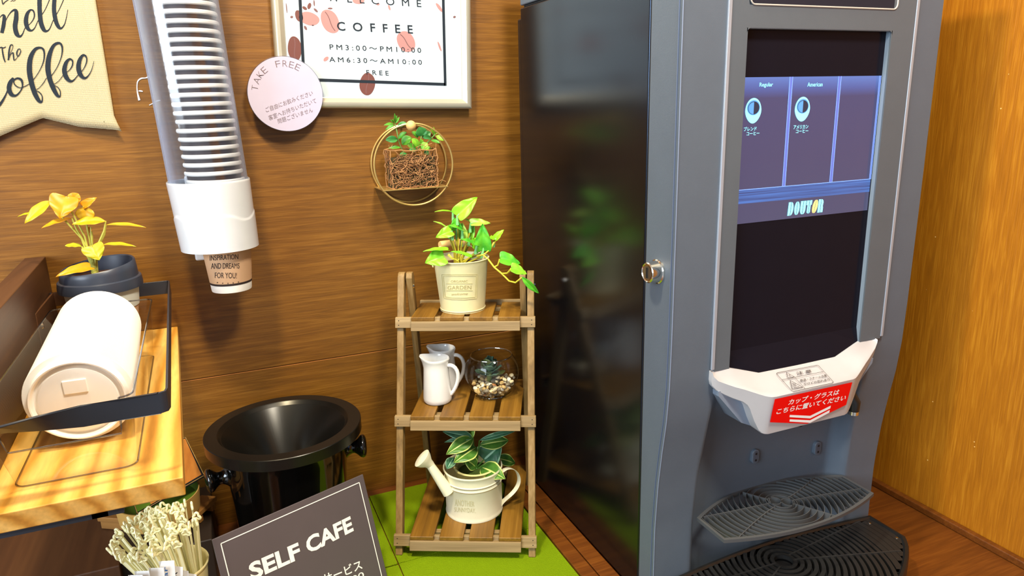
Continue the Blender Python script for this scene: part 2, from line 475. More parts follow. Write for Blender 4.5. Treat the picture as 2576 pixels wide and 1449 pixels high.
# ------------------------------------------------------------------ room
WY = 0.02          # back wall
RX = 0.9855        # right wall
FLOOR = -0.87
CEIL = 1.65
mb = MB()
zs = at(865, 896, WY).z
mb.box((-2.2, WY, FLOOR), (RX + 0.05, WY + 0.03, zs - 0.0009)).box((-2.2, WY, zs + 0.0009), (RX + 0.05, WY + 0.03, CEIL))
mb.box((-2.2, WY + 0.004, zs - 0.001), (RX + 0.05, WY + 0.03, zs + 0.001)).box((-2.2, WY - 0.0002, zs - 0.0016), (RX, WY + 0.004, zs - 0.0008), 1)
struct(mb.build('wall_back', [M_wall, mat('pale_wall_seam', lin(176, 112, 52), 0.6)]))
struct(MB().box((RX, -2.6, FLOOR), (RX + 0.03, WY, CEIL)).build('wall_right', M_wallr))
struct(MB().box((-2.4, -3.2, FLOOR - 0.03), (1.2, 0.1, FLOOR)).build('floor', mat('grey_floor', lin(150, 140, 128), 0.6)))
mb = MB().box((-2.4, -3.2, CEIL), (1.2, 0.1, CEIL + 0.03))
struct(mb.build('ceiling', mat('white_ceiling', lin(225, 222, 214), 0.8)))
# the counter: worktop and its front
ct = thing('counter', 'reddish brown wood veneer counter under the machine and ladder shelf', 'counter', (0, -0.35, FLOOR))
MB().box((-2.0, -0.70, -0.03), (RX - 0.0005, WY - 0.0005, 0.0)).build('worktop', M_count, ct)
MB().box((-2.0, -0.66, FLOOR + 0.001), (RX - 0.0005, WY - 0.001, -0.03)).build('cabinet_body', M_brown, ct)
# little wooden strips in the corners
mb = MB().box((RX - 0.011, -0.70, 0.0), (RX - 0.0005, WY - 0.001, 0.011))
struct(mb.build('trim_1', M_count, bevel=0.002))
# raised strip left of the machine
mb = MB().box((0.4102, -0.62, 0.0003), (0.4318, -0.004, 0.006)).box((0.4338, -0.62, 0.0003), (0.4582, -0.004, 0.006))
o = mb.build('wooden_strip', M_count, bevel=0.0008)
tag(origin(o, (0.434, -0.3, 0)), 'reddish wooden double strip between the green turf mat and the black machine', 'strip')
# turf mat tiles
X1, Y0 = 0.185, -0.2036
def tile(x0, x1, y0, y1, lab):
    mb = MB(); g = 0.0006
    def fn(a, b):
        return V((x0 + g + (x1 - x0 - 2 * g) * a, y0 + g + (y1 - y0 - 2 * g) * b, 0.003))
    mb.box((x0 + g, y0 + g, 0.0003), (x1 - g, y1 - g, 0.003))
    o = mb.build('turf_mat_tile', M_turf, bevel=0.0008)
    tag(origin(o, ((x0 + x1) / 2, (y0 + y1) / 2, 0)), lab, 'mat', 'green turf mat tiles')
tile(X1, 0.4098, Y0, -0.001, 'green turf mat tile under the wooden ladder shelf against the wall')
tile(X1, 0.4098, -0.60, Y0, 'green turf mat tile in front of the wooden ladder shelf')
tile(0.10, X1, Y0, -0.006, 'narrow green turf mat tile between black bucket and ladder shelf')
tile(0.08, X1, -0.60, Y0 - 0.002, 'green turf mat tile behind the lower right corner of the charcoal sign')

# ------------------------------------------------------------------ coffee machine
mc = thing('coffee_machine', 'tall grey and glossy black coffee machine with a touch screen', 'coffee machine', (0.6466, -0.24, 0.0))
XL, XR, CX = 0.459, 0.834, 0.6466
MB().box((XL, -0.409, 0.006), (XR, -0.062, 0.783)).build('body', M_black, mc, bevel=0.0025)
MB().box((XL + 0.002, -0.062, 0.02), (XR - 0.002, -0.0455, 0.769)).build('back_plate', M_black, mc, bevel=0.003)
mb = MB().box((XL + 0.001, -0.41, 0.7865), (XR - 0.001, -0.060, 0.86))
mb.box((XL + 0.004, -0.405, 0.7828), (XR - 0.004, -0.066, 0.787), 1)
mb.build('top_cover', [M_grey, M_dark], mc, bevel=0.002)
for x in (XL + 0.03, XR - 0.03):
    for y in (-0.36, -0.1):
        MB().lathe([(0.012, 0), (0.012, 0.007)], (x, y, 0), 16).build('foot', M_blkpl, mc)
# door: side profile y(z) at the edges, hollow in the middle
prof = [(0.008, -0.4450), (0.06, -0.4450), (0.126, -0.4452), (0.189, -0.4495), (0.235, -0.4555), (0.275, -0.462), (0.32, -0.466), (0.38, -0.4674), (0.50, -0.468), (0.86, -0.468)]
def yfront(z):
    if z <= prof[0][0]: return prof[0][1]
    for (z0, y0), (z1, y1) in zip(prof, prof[1:]):
        if z <= z1: return y0 + (y1 - y0) * (z - z0) / (z1 - z0)
    return prof[-1][1]
def sm(t):
    t = max(0, min(1, t)); return t * t * (3 - 2 * t)
def ydoor(x, z):
    hw = 0.119 + 0.006 * sm((0.3 - z) / 0.2)               # hollow under the spout hood
    d = sm((hw + 0.006 - abs(x - CX)) / 0.012)
    dep = 0.022 * sm((0.33 - z) / 0.12)
    return yfront(z) + d * dep + 0.008 * d * sm((0.33 - z) / 0.12) * (1 - ((x - CX) / 0.125) ** 2 if abs(x - CX) < .125 else 0)
mb = MB()
NX, NZ = 90, 60
WX0, WX1, WZ0, WZ1 = 0.5398, 0.7525, 0.332, 0.7158      # window for the display
xsl = sorted(set([XL + (XR - XL) * i / NX for i in range(NX + 1)] + [WX0, WX1]))
zsl = sorted(set([0.008 + (0.86 - 0.008) * i / NZ for i in range(NZ + 1)] + [WZ0, WZ1, 0.739]))
def hole(x, z):
    return WX0 - 1e-6 < x < WX1 + 1e-6 and WZ0 - 1e-6 < z < WZ1 + 1e-6
vs = [V((x, ydoor(x, z), z)) for z in zsl for x in xsl]; nx = len(xsl)
fs = []
for i in range(len(zsl) - 1):
    for j in range(nx - 1):
        cx_, cz_ = (xsl[j] + xsl[j + 1]) / 2, (zsl[i] + zsl[i + 1]) / 2
        if WX0 < cx_ < WX1 and WZ0 < cz_ < WZ1: continue
        fs.append((i * nx + j, i * nx + j + 1, (i + 1) * nx + j + 1, (i + 1) * nx + j))
mb.add(vs, fs, 0, True)
# door sides with the step seam, top and bottom
for x, s_ in ((XL, 1), (XR, -1)):
    zz = zsl
    a = [V((x, yfront(z), z)) for z in zz]; b = [V((x, -0.412, z)) for z in zz]
    mb.add(a + b, [(i, i + 1, len(a) + i + 1, len(a) + i) for i in range(len(a) - 1)], 0, False)
door = mb.build('door', M_grey, mc, fixn=False)
# narrow step line along the door side
mb = MB()
pts = [V((XL - 0.0004, yfront(z) + 0.006, z)) for z in zsl]
mb.tube(pts, 0.0007, 6)
mb.build('seam_line', mat('door_seam', lin(80, 92, 118), 0.4), door)
MB().tube([V((XL - 0.0002, yfront(z), z)) for z in zsl], 0.0006, 6).build('edge_light_catch', mat('painted_edge_highlight', lin(120, 132, 156), 0.35), door)  # pale line paints the light caught along the door's front edge
MB().box((XL + 0.001, -0.4125, 0.008), (XR - 0.001, -0.4085, 0.86)).build('door_gap', M_dark, mc)
# silver side trims
for x, nm in ((0.5165, 'l'), (0.7898, 'r')):
    MB().box((x - 0.0022, -0.4702, 0.336), (x + 0.0022, -0.4675, 0.86)).build('side_trim', M_silver, mc, bevel=0.0006)
# bezel panel between the trims, with the display window in it
mb = MB()
x0, x1 = 0.5188, 0.7875
zb = 0.3335
def rr(xa, xb, za, zb_, r, n=5, bottom=True):
    p = []
    for cx0, cz0, a0 in ((xb - r, zb_ - r, 0), (xa + r, zb_ - r, 90)):
        for k in range(n + 1):
            a = math.radians(a0 + 90 * k / n); p.append((cx0 + r * math.cos(a), cz0 + r * math.sin(a)))
    if bottom:
        for cx0, cz0, a0 in ((xa + r, za + r, 180), (xb - r, za + r, 270)):
            for k in range(n + 1):
                a = math.radians(a0 + 90 * k / n); p.append((cx0 + r * math.cos(a), cz0 + r * math.sin(a)))
    return p
mb.box((x0, -0.4694, zb), (WX0 + 0.001, -0.4675, 0.86)); mb.box((WX1 - 0.001, -0.4694, zb), (x1, -0.4675, 0.86))
mb.box((WX0 + 0.001, -0.4694, WZ1), (WX1 - 0.001, -0.4675, 0.7385))
mb.box((WX0 + 0.001, -0.4694, 0.83), (WX1 - 0.001, -0.4675, 0.86))
# rounded inner corners of the window
for xa, s_ in ((WX0, 1), (WX1, -1)):
    p = [(xa, WZ1)] + [(xa + s_ * (0.006 - 0.006 * math.cos(math.radians(a))), WZ1 - 0.006 + 0.006 * math.sin(math.radians(a))) for a in range(0, 91, 15)][::1]
    mb.prism([V((a, -0.4694, b)) for a, b in p], (0, 0.002, 0))
mb.build('bezel', M_bezel, mc)
# reveal of the window (inner side walls)
mb = MB()
mb.box((WX0 - 0.001, -0.469, 0.325), (WX0 + 0.0006, -0.459, WZ1)); mb.box((WX1 - 0.0006, -0.469, 0.325), (WX1 + 0.001, -0.459, WZ1))
mb.box((WX0, -0.469, WZ1 - 0.0006), (WX1, -0.459, WZ1 + 0.001))
mb.build('window_reveal', mat('pale_blue_grey_reveal', lin(120, 134, 148), 0.35), mc)
# display
GY = -0.4615
DZ = 0.352
disp = MB().prism([V(p) for p in ((WX0, GY, WZ1), (WX1, GY, WZ1), (WX1, GY, DZ), (WX0, GY, DZ))], (0, 0.004, 0))
disp.add([V((WX0, GY, DZ)), V((WX1, GY, DZ)), V((WX1, GY - 0.004, 0.3335)), V((0.7055, GY - 0.0095, 0.320)), V((0.5885, GY - 0.0095, 0.320)), V((WX0, GY - 0.004, 0.3335)), V((0.7055, GY, DZ)), V((0.5885, GY, DZ))],
         [(0, 7, 4, 5), (7, 6, 3, 4), (6, 1, 2, 3)])
disp = disp.build('display', M_glass_blk, mc)
LY = GY - 0.0004
def emat(name, col, st):
    return mat(name, col, 0.3, emit=st)
E_pan = emat('lit_screen_panel', lin(88, 90, 140), 0.75)
# lit part: panels with vertical gradient at the top (what the screen shows)
def screenmat():
    m_ = bpy.data.materials.new('lit_screen'); m_.use_nodes = True; nt = m_.node_tree; N = nt.nodes; L = nt.links
    b = N['Principled BSDF']; b.inputs['Base Color'].default_value = (0.01, 0.01, 0.012, 1); b.inputs['Roughness'].default_value = 0.1
    tc = N.new('ShaderNodeTexCoord'); sp = N.new('ShaderNodeSeparateXYZ'); L.new(tc.outputs['Object'], sp.inputs[0])
    cr = N.new('ShaderNodeValToRGB'); mr = N.new('ShaderNodeMapRange'); mr.inputs[1].default_value = 0.505; mr.inputs[2].default_value = 0.666
    L.new(sp.outputs['Z'], mr.inputs[0]); L.new(mr.outputs[0], cr.inputs[0])
    e = cr.color_ramp.elements; e[0].position = 0.0; e[0].color = lin(86, 88, 124); e[1].position = 1.0; e[1].color = lin(112, 146, 228)
    for p, c in ((0.86, lin(84, 84, 130)), (0.92, lin(94, 112, 186)), (0.45, lin(86, 84, 124))):
        k = e.new(p); k.color = c
    L.new(cr.outputs[0], b.inputs['Emission Color']); b.inputs['Emission Strength'].default_value = 0.85
    return m_
E_scr = screenmat()
SX0, SX1 = WX0 + 0.0009, 0.7497
o = MB().add([V((SX0, LY, 0.505)), V((SX1, LY, 0.505)), V((SX1, LY, 0.6658)), V((SX0, LY, 0.6658))], [(0, 1, 2, 3)]).build('lit_screen', E_scr, disp)
E_line = emat('screen_line', lin(120, 160, 255), 0.9)
E_col = emat('screen_blue_divider', lin(82, 98, 172), 0.85)
E_cy = emat('screen_cyan', lin(130, 228, 245), 1.0)
E_cyd = emat('screen_cup_blue', lin(74, 130, 190), 0.9)
E_drk = emat('screen_coffee_dark', lin(30, 40, 60), 0.8)
E_yel = emat('screen_yellow', lin(250, 226, 120), 1.0)
def bandmat():
    m_ = bpy.data.materials.new('screen_blue_wood_band'); m_.use_nodes = True; nt = m_.node_tree; N = nt.nodes; L = nt.links
    b = N['Principled BSDF']; b.inputs['Base Color'].default_value = (0.01, 0.01, 0.01, 1)
    tc = N.new('ShaderNodeTexCoord'); mp = N.new('ShaderNodeMapping'); mp.inputs['Scale'].default_value = (6, 1, 420)
    nz = N.new('ShaderNodeTexNoise'); nz.inputs['Scale'].default_value = 1.5; nz.inputs['Detail'].default_value = 4
    L.new(tc.outputs['Object'], mp.inputs[0]); L.new(mp.outputs[0], nz.inputs['Vector'])
    cr = N.new('ShaderNodeValToRGB'); cr.color_ramp.elements[0].position = 0.3; cr.color_ramp.elements[0].color = lin(66, 84, 150)
    cr.color_ramp.elements[1].position = 0.72; cr.color_ramp.elements[1].color = lin(96, 148, 240)
    L.new(nz.outputs['Fac'], cr.inputs[0]); L.new(cr.outputs[0], b.inputs['Emission Color']); b.inputs['Emission Strength'].default_value = 0.8
    return m_
y_ = LY - 0.0003
zp0 = at(2000, 466, GY).z; zp1 = at(2000, 500, GY).z
MB().add([V((SX0, y_, zp1)), V((SX1, y_, zp1)), V((SX1, y_, zp0)), V((SX0, y_, zp0))], [(0, 1, 2, 3)]).build('screen_band', bandmat(), disp)
xd1 = at(1989, 200, GY).x; xd2 = at(2111, 200, GY).x
mb = MB()
for xc in (xd1, xd2, SX1 - 0.0012):
    h = 0.0021 if xc < 0.745 else 0.0012
    mb.add([V((xc - h, y_, zp0)), V((xc + h, y_, zp0)), V((xc + h, y_, 0.6658)), V((xc - h, y_, 0.6658))], [(0, 1, 2, 3)], 0)
    for s_ in (-1, 1):
        a = xc + s_ * h
        mb.add([V((a - 0.0003, y_ - 0.0002, zp0)), V((a + 0.0003, y_ - 0.0002, zp0)), V((a + 0.0003, y_ - 0.0002, 0.6658)), V((a - 0.0003, y_ - 0.0002, 0.6658))], [(0, 1, 2, 3)], 1)
mb.add([V((SX0, y_ - 0.0002, zp0 - 0.0003)), V((SX1, y_ - 0.0002, zp0 - 0.0003)), V((SX1, y_ - 0.0002, zp0 + 0.0003)), V((SX0, y_ - 0.0002, zp0 + 0.0003))], [(0, 1, 2, 3)], 1)
mb.build('screen_dividers', [E_col, E_line], disp)
mb = MB(); yt = y_ - 0.0004
UP = V((0, 0, 1))
def scrtext(body, u0, v0, u1, v1, hpx, mi=0, bold=0.0, **k):
    a = at(u0, v0, yt); b = at(u1, v1, yt); h = (at(u0, v0 - hpx, yt) - a).length
    put(mb, body, a, V((b.x, b.y, a.z)), UP, h, bold, mi=mi, **k)
scrtext('Regular', 1910.5, 221, 1944, 221, 13, bold=0.01)
scrtext('American', 2031, 218, 2069, 218, 10.5, bold=0.01)
scrtext('ブレンド', 1871, 330, 1903, 329, 10.5, bold=0.01)
scrtext('コーヒー', 1878, 341, 1910, 340, 9, bold=0.01)
scrtext('アメリカン', 1996, 325, 2033, 323, 10, bold=0.01)
scrtext('コーヒー', 2002, 335, 2033, 333, 9, bold=0.01)
mb.build('screen_text', E_cy, disp)
# cup pictures on the screen
for (u, v) in ((1895, 279), (2018.5, 275)):
    mb = MB(); c = at(u, v, yt); sx = 0.0112; sz = 0.0138
    def cup(t):
        a = 2 * PI * t; x = math.cos(a) * sx; z = math.sin(a) * sz
        if z < 0: x *= (1 - 0.16 * (-z / sz) ** 1.4); z *= 0.98
        return V((c.x + x, yt, c.z + z))
    mb.add([cup(i / 40) for i in range(40)], [tuple(range(40))], 0)
    mb.add([V((c.x + math.cos(a / 20 * PI) * sx * .80, yt - 0.0002, c.z + 0.0035 + math.sin(a / 20 * PI) * sz * .58)) for a in range(40)], [tuple(range(40))], 1)
    mb.add([V((c.x + math.cos(a / 20 * PI) * sx * .70, yt - 0.0004, c.z + 0.0032 + math.sin(a / 20 * PI) * sz * .50)) for a in range(40)], [tuple(range(40))], 2)
    mb.add([V((c.x + math.cos((.5 + a / 20) * PI) * sx * .66, yt - 0.0006, c.z + 0.0030 + math.sin((.5 + a / 20) * PI) * sz * .47)) for a in range(21)], [tuple(range(21))], 1)
    mb.build('screen_cup', [E_cy, E_cyd, E_drk], disp)
# the stencil logo: each letter cut by a slanted slit
mb = MB()
def L2(u, v):
    return at(u, v, yt)
LOG0 = at(1980, 541, yt); LOG1 = at(2070, 532, yt); LH = 0.0158
lw = (LOG1.x - LOG0.x) / 6.0
def logo(k, polys, mi=0):
    for pl in polys:
        mb.add([V((LOG0.x + lw * (k + 0.04 + 0.90 * x) + 0.12 * lw * y, yt, LOG0.z - 0.001 + LH * y)) for x, y in pl], [tuple(range(len(pl)))], mi)
def arc(cx, cy, rx, ry, a0, a1, n=12):
    return [(cx + rx * math.cos(math.radians(a0 + (a1 - a0) * i / n)), cy + ry * math.sin(math.radians(a0 + (a1 - a0) * i / n))) for i in range(n + 1)]
logo(0, [[(0, 0), (.44, 0), (.44, 1), (0, 1)], [(.53, 0)] + arc(.53, .5, .44, .5, -90, 90)])
logo(1, [arc(.46, .5, .43, .5, 90, 270), arc(.55, .5, .43, .5, -90, 90)])
logo(2, [[(0, 1)] + arc(.46, .35, .44, .35, 180, 270) + [(.46, 1)], arc(.55, .35, .44, .35, -90, 0) + [(.99, 1), (.55, 1)]])
logo(3, [[(.18, .1), (.46, 0), (.46, 1), (-.02, 1), (-.02, .66), (.18, .66)], [(.55, 0), (.80, .1), (.80, .66), (1.0, .66), (1.0, 1), (.55, 1)]])
logo(4, [[(x - .1 + .25 * y, y) for x, y in arc(.46, .5, .43, .5, 90, 270)], [(x - .1 + .25 * y, y) for x, y in arc(.55, .5, .43, .5, -90, 90)]], 1)
logo(5, [[(0, 0), (.44, 0), (.44, 1), (0, 1)], [(.53, 0), (.98, 0), (.98, .34), (.90, .48)] + arc(.53, .74, .42, .26, -20, 90)])
mb.build('screen_logo', [E_cy, E_yel], disp)
# upper window (only its bottom shows)
mb = MB().prism([V((a, -0.4692, b)) for a, b in rr(0.5425, 0.7560, 0.7395, 0.83, 0.006)], (0, 0.003, 0))
upw = mb.build('upper_window', mat('smoky_window', lin(40, 40, 50), 0.12, 0, 0.1, 0.0), mc)
mb = MB()
P = [V((a, -0.4696, b)) for a, b in rr(0.5425, 0.7560, 0.7390, 0.83, 0.006)]
mb.tube(P, 0.0009, 6, closed=True)
mb.build('window_edge', mat('pale_edge', lin(186, 180, 172), 0.4), upw)

# spout hood (silver nose)
wing = [(0.5140, .3340, .3225), (0.5152, .3300, .3165), (0.5205, .3244, .3103), (0.5300, .3202, .3045), (0.5390, .3164, .2998), (0.5500, .3128, .2950), (0.5556, .3105, .2905), (0.5590, .3092, .2850), (0.5614, .3083, .2790),
        (0.5660, .3064, .2680), (0.5725, .3041, .2555), (0.5765, .3031, .2515), (0.5800, .3026, .2500), (0.5850, .3024, .2493)]
cols = []
for x, zt, zb_ in wing:
    yt_ = -.4729 - (x - .5140) * .42 if x < .577 else {0.5800: -.5006, 0.5850: -.5015}[x]
    cols.append((x, zt, zb_, yt_, yt_ + .0075 * (zt - zb_) / .053))
full = cols + [(CX, .3024, .2493, -.5015, -.4940)] + [(2 * CX - x, a, b, c, d) for x, a, b, c, d in cols[::-1]]
rows = []
for x, zt, zb_, yt_, yb_ in full:
    d = abs(x - CX)
    bz_ = 0.3345 if d > 0.107 else 0.3345 - 0.0140 * min(1, (0.107 - d) / 0.047)
    by_ = -0.468 - 0.0035 * max(0, min(1, (0.12 - d) / 0.06))
    rows.append([V((x, -0.460, bz_)), V((x, by_, bz_)), V((x, lerp(by_, yt_, .25), lerp(bz_, zt, .30) - 0.001 * (d < .12))), V((x, lerp(by_, yt_, .75), lerp(bz_, zt, .80) - 0.0012 * (d < .12))), V((x, yt_ + 0.0008, zt + .0003)),
                 V((x, yt_ - 0.0002, zt - .0010)), V((x, lerp(yt_, yb_, .5), lerp(zt, zb_, .5))), V((x, yb_, zb_ + .0008)), V((x, yb_ + .0012, zb_)), V((x, -0.458, zb_ + .003)), V((x, -0.455, bz_))])
n = len(rows[0]); vs = [p for r in rows for p in r]
fs = [(i * n + j, (i + 1) * n + j, (i + 1) * n + j + 1, i * n + j + 1) for i in range(len(rows) - 1) for j in range(n - 1)]
fs += [tuple(range(n)), tuple((len(rows) - 1) * n + j for j in range(n))]
hood = MB().add(vs, fs, 0, True).build('spout_hood', M_silverp, mc)
# spout chamber behind the hood
mb = MB().prism([V((x, -0.4755, z)) for x, z in ((0.5215, 0.310), (0.5225, 0.3035), (0.5585, 0.2625), (0.5850, 0.2500), (0.7082, 0.2500), (0.7347, 0.2625), (0.7707, 0.3035), (0.7717, 0.310))], (0, 0.05, 0.0))
mb.build('spout_chamber', mat('blue_grey_plastic', lin(126, 138, 156), 0.4), mc)
mb = MB()
for x, y in ((0.645, -0.482), (0.665, -0.480)):
    mb.lathe([(0.0045, 0.0), (0.0055, -0.005), (0.004, -0.007), (0.0, -0.007)], (x, y, 0.2505), 16)
mb.build('nozzle', M_blkpl, mc)
# warning mark on the hood's slope
A_ = V((0.6466, -0.502 + 0.003, 0.304)); B_ = V((0.6466, -0.471, 0.321)); sl = (B_ - A_).normalized(); nrm = V((1, 0, 0)).cross(sl).normalized()
if nrm.z < 0: nrm = -nrm
pc = A_ + nrm * 0.0006
mb = MB()
def H(u, v): return atp(u, v, pc, nrm) + nrm * 0.0002
def line(mb, a, b, w_, n_, mi=0):
    a = V(a); b = V(b); s_ = (b - a).normalized().cross(n_) * w_ / 2
    mb.add([a - s_, b - s_, b + s_, a + s_], [(0, 1, 2, 3)], mi)
def poly(mb, pts, w_, n_, mi=0, close=True):
    for i in range(len(pts) - (0 if close else 1)):
        line(mb, pts[i], pts[(i + 1) % len(pts)], w_, n_, mi)
z4 = lambda x, y: H(1740 + x / 4.2625, 820 + y / 4.2625)
poly(mb, [z4(*p) for p in ((912, 505), (930, 500), (1345, 422), (1362, 428), (1518, 598), (1510, 612), (1090, 702), (1072, 694), (915, 520))], 0.0006, nrm)
line(mb, z4(968, 578), z4(1412, 490), 0.0005, nrm); line(mb, z4(1105, 552), z4(1215, 672), 0.0005, nrm)
poly(mb, [z4(*p) for p in ((1015, 500), (1100, 545), (1030, 557))], 0.0006, nrm)
poly(mb, [z4(*p) for p in ((1055, 585), (1190, 658), (1078, 678))], 0.0007, nrm)
line(mb, z4(1045, 515), z4(1056, 538), 0.0006, nrm)
for k in range(3): line(mb, z4(1080 + k * 13, 612), z4(1092 + k * 13, 652), 0.0005, nrm)
line(mb, z4(1095, 664), z4(1150, 655), 0.0006, nrm)
def htext(body, a, b, hp, **k):
    p0 = z4(*a); p1 = z4(*b); up = (z4(a[0] - hp[0], a[1] - hp[1]) - p0)
    put(mb, body, p0, p1, up.normalized(), up.length, **k)
htext('注 意', (1130, 527), (1290, 497), (14, 34), bold=0.01)
htext('熱湯・スチーム注意', (1168, 600), (1452, 542), (10, 26), bold=0.01)
htext('やけどの恐れあり', (1205, 640), (1485, 585), (10, 26), bold=0.01)
mb.build('caution_print', M_bkink, hood)
# red sticker on the hood's front
p0 = V((CX, -0.502, 0.300)); p1 = V((CX, -0.4945, 0.2495)); d = (p0 - p1).normalized(); n2 = V((1, 0, 0)).cross(d).normalized()
if n2.y > 0: n2 = -n2
pf = p0 + n2 * 0.0010
F = lambda x, y, k=0: atp(1740 + x / 4.2625, 820 + y / 4.2625, pf, n2) + n2 * (0.0002 + k * 0.0002)
mb = MB()
mb.add([F(*p) for p in ((890, 785), (1722, 602), (1655, 845), (1240, 1048), (838, 1032))], [(0, 1, 2, 3, 4)], 0)
def ftext(body, a, b, top, **k):
    p0_ = F(*a, 1); up = F(*top, 1) - p0_
    put(mb, body, p0_, F(*b, 1), up.normalized(), up.length, mi=1, **k)
ftext('カップ・グラスは', (1028, 850), (1570, 735), (1048, 786), bold=0.018)
ftext('こちらに置いてください', (900, 950), (1640, 795), (922, 888), bold=0.018)
for dy in (0, 47):
    mb.add([F(*p, 1) for p in ((1050, 952 + dy), (1268, 962 + dy), (1268, 990 + dy), (1046, 976 + dy))], [(0, 1, 2, 3)], 1)
    mb.add([F(*p, 1) for p in ((1268, 962 + dy), (1490 - dy * .25, 852 + dy), (1484 - dy * .25, 882 + dy), (1268, 990 + dy))], [(0, 1, 2, 3)], 1)
mb.build('red_sticker', [M_red, M_wink], hood)
# hot water elbow at the right of the hood
c = at(2150, 1005, -0.462)
mb = MB().tube([c + V((-0.006, 0.02, 0.004)), c + V((-0.002, 0.004, 0.003)), c + V((0, 0, -0.004)), c + V((0, 0, -0.016))], [0.008, 0.0085, 0.008, 0.0072], 16)
el = mb.build('water_spout', M_blkpl, mc)
MB().lathe([(0.0066, -0.0155), (0.0068, -0.021), (0.005, -0.021), (0.005, -0.016)], c, 20).build('spout_ring', M_chrome, el)
# small oval clips on the hollow
for u, v in ((1914, 1157), (2066, 1133)):
    x = CX + (-1 if u < 2000 else 1) * 0.048; z = 0.176
    q = at(u, v, -0.4325); x, z = q.x, q.z; y = ydoor(x, z)
    def caps(rx, rz, yy): return [V((x + rx * math.cos(a), yy, z + rx * math.sin(a) + (rz if math.sin(a) > 0 else -rz))) for a in [2 * PI * (i + .5) / 28 for i in range(28)]]
    ck = MB().prism(caps(0.0060, 0.0045, y - 0.0045), (0, 0.012, 0)).build('clip', M_grey, mc, bevel=0.0012)
    MB().prism(caps(0.0034, 0.0048, y - 0.0048), (0, 0.002, 0)).build('clip_slot', mat('slot_grey', lin(74, 80, 92), 0.5), ck)
    mb = MB()
    for dz in (0.0045, -0.0048):
        mb.prism([V((x + 0.0016 * math.cos(a), y - 0.0051, z + dz + 0.0016 * math.sin(a))) for a in [2 * PI * i / 12 for i in range(12)]], (0, 0.001, 0))
    mb.build('clip_holes', M_dark, ck)
# key lock on the side of the door
lc = V((XL, -0.4365, 0.4548))
Mx = Matrix.Rotation(-PI / 2, 4, 'Y')
lk = MB().lathe([(0.0142, 0.0), (0.0142, 0.002), (0.0128, 0.003), (0.0118, 0.014), (0.0108, 0.0150), (0.0098, 0.0142), (0.0, 0.0142)], lc, 40, M=Mx).build('lock', M_chrome, mc)
mb = MB().lathe([(0.0082, 0.0145), (0.0, 0.0149)], lc, 24, M=Mx)
mb.build('lock_core', mat('lock_core_steel', lin(150, 140, 122), 0.3, 0.9), lk)
MB().box((lc.x - 0.0156, lc.y - 0.0013, lc.z - 0.006), (lc.x - 0.0148, lc.y + 0.0013, lc.z + 0.006)).build('keyhole', M_dark, lk)

# ---- upper cup rest: boat shaped plastic grille on the machine
GZ = 0.124
def boat(t, k=0.0):
    """outline, t 0..1 around; k inset"""
    pass
def arcpts(x0, x1, yend, ymid, n=24):
    return [(lerp(x0, x1, i / n), yend + (ymid - yend) * (1 - (2 * i / n - 1) ** 2)) for i in range(n + 1)]
bx0, bx1 = 0.5235, 0.7735
def boatline(ins=0.0):
    f = arcpts(bx0 + ins, bx1 - ins, -0.4975 + ins, -0.5200 + ins)
    b = arcpts(bx0 + ins, bx1 - ins, -0.4440 - ins, -0.4120 - ins)
    return f + b[::-1]
def inside(x, y, ins):
    if not (bx0 + ins <= x <= bx1 - ins): return False
    t = (x - bx0 - ins) / (bx1 - bx0 - 2 * ins); q = 1 - (2 * t - 1) ** 2
    return (-0.4975 + ins + (-0.0225) * q) <= y <= (-0.4440 - ins + 0.032 * q)
mb = MB()
o_ = boatline(0); i_ = boatline(0.0035); n = len(o_)
for (a, b, z0, z1) in ((o_, i_, GZ, GZ - 0.0045),):
    vs = [V((x, y, z0)) for x, y in a] + [V((x, y, z0)) for x, y in b] + [V((x, y, z1)) for x, y in a] + [V((x, y, z1)) for x, y in b]
    fs = []
    for i in range(n):
        j = (i + 1) % n
        fs += [(i, j, n + j, n + i), (i, 2 * n + i, 2 * n + j, j), (n + i, n + j, 3 * n + j, 3 * n + i), (2 * n + i, 3 * n + i, 3 * n + j, 2 * n + j)]
    mb.add(vs, fs, 0, False)
gr = mb.build('cup_rest', M_grill, mc, fixn=True)
gcx, gcy = 0.6480, -0.4600
def clip_run(pts, ins):
    run = []; out = []
    for p in pts:
        if inside(p[0], p[1], ins): run.append(p)
        else:
            if len(run) > 1: out.append(run)
            run = []
    if len(run) > 1: out.append(run)
    return out
def fins(mb, pts, z, depth0, th, ins=0.0025, filt=clip_run, tst=None):
    for run in filt(pts, ins):
        for (x0, y0), (x1, y1) in zip(run, run[1:]):
            depth = depth0
            if filt is clip_run:
                depth = 0.0035
                for q_, d_ in ((0.005, 0.5), (0.008, 0.7), (0.011, 0.85), (0.014, 1.0)):
                    if inside(x0, y0, q_): depth = max(0.0035, depth0 * d_)
            a = V((x0, y0, z)); b = V((x1, y1, z)); s_ = (b - a).normalized().cross(V((0, 0, 1))) * th / 2
            mb.add([a - s_, a + s_, b + s_, b - s_, a - s_ - V((0, 0, depth)), a + s_ - V((0, 0, depth)), b + s_ - V((0, 0, depth)), b - s_ - V((0, 0, depth))],
                   [(0, 1, 2, 3), (1, 5, 6, 2), (3, 7, 4, 0), (5, 4, 7, 6)], 0)
mb = MB()
for k in range(1, 15):
    R_ = 0.0115 + 0.0083 * k
    ell = 1.0
    pts = [(gcx + R_ * math.cos(2 * PI * i / 160), gcy + R_ * ell * math.sin(2 * PI * i / 160)) for i in range(161)]
    # beyond the middle rings the ribs flatten
    fins(mb, pts, GZ - 0.0006, 0.010, 0.0008)
mb.build('rib_rings', M_grill, gr)
mb = MB()
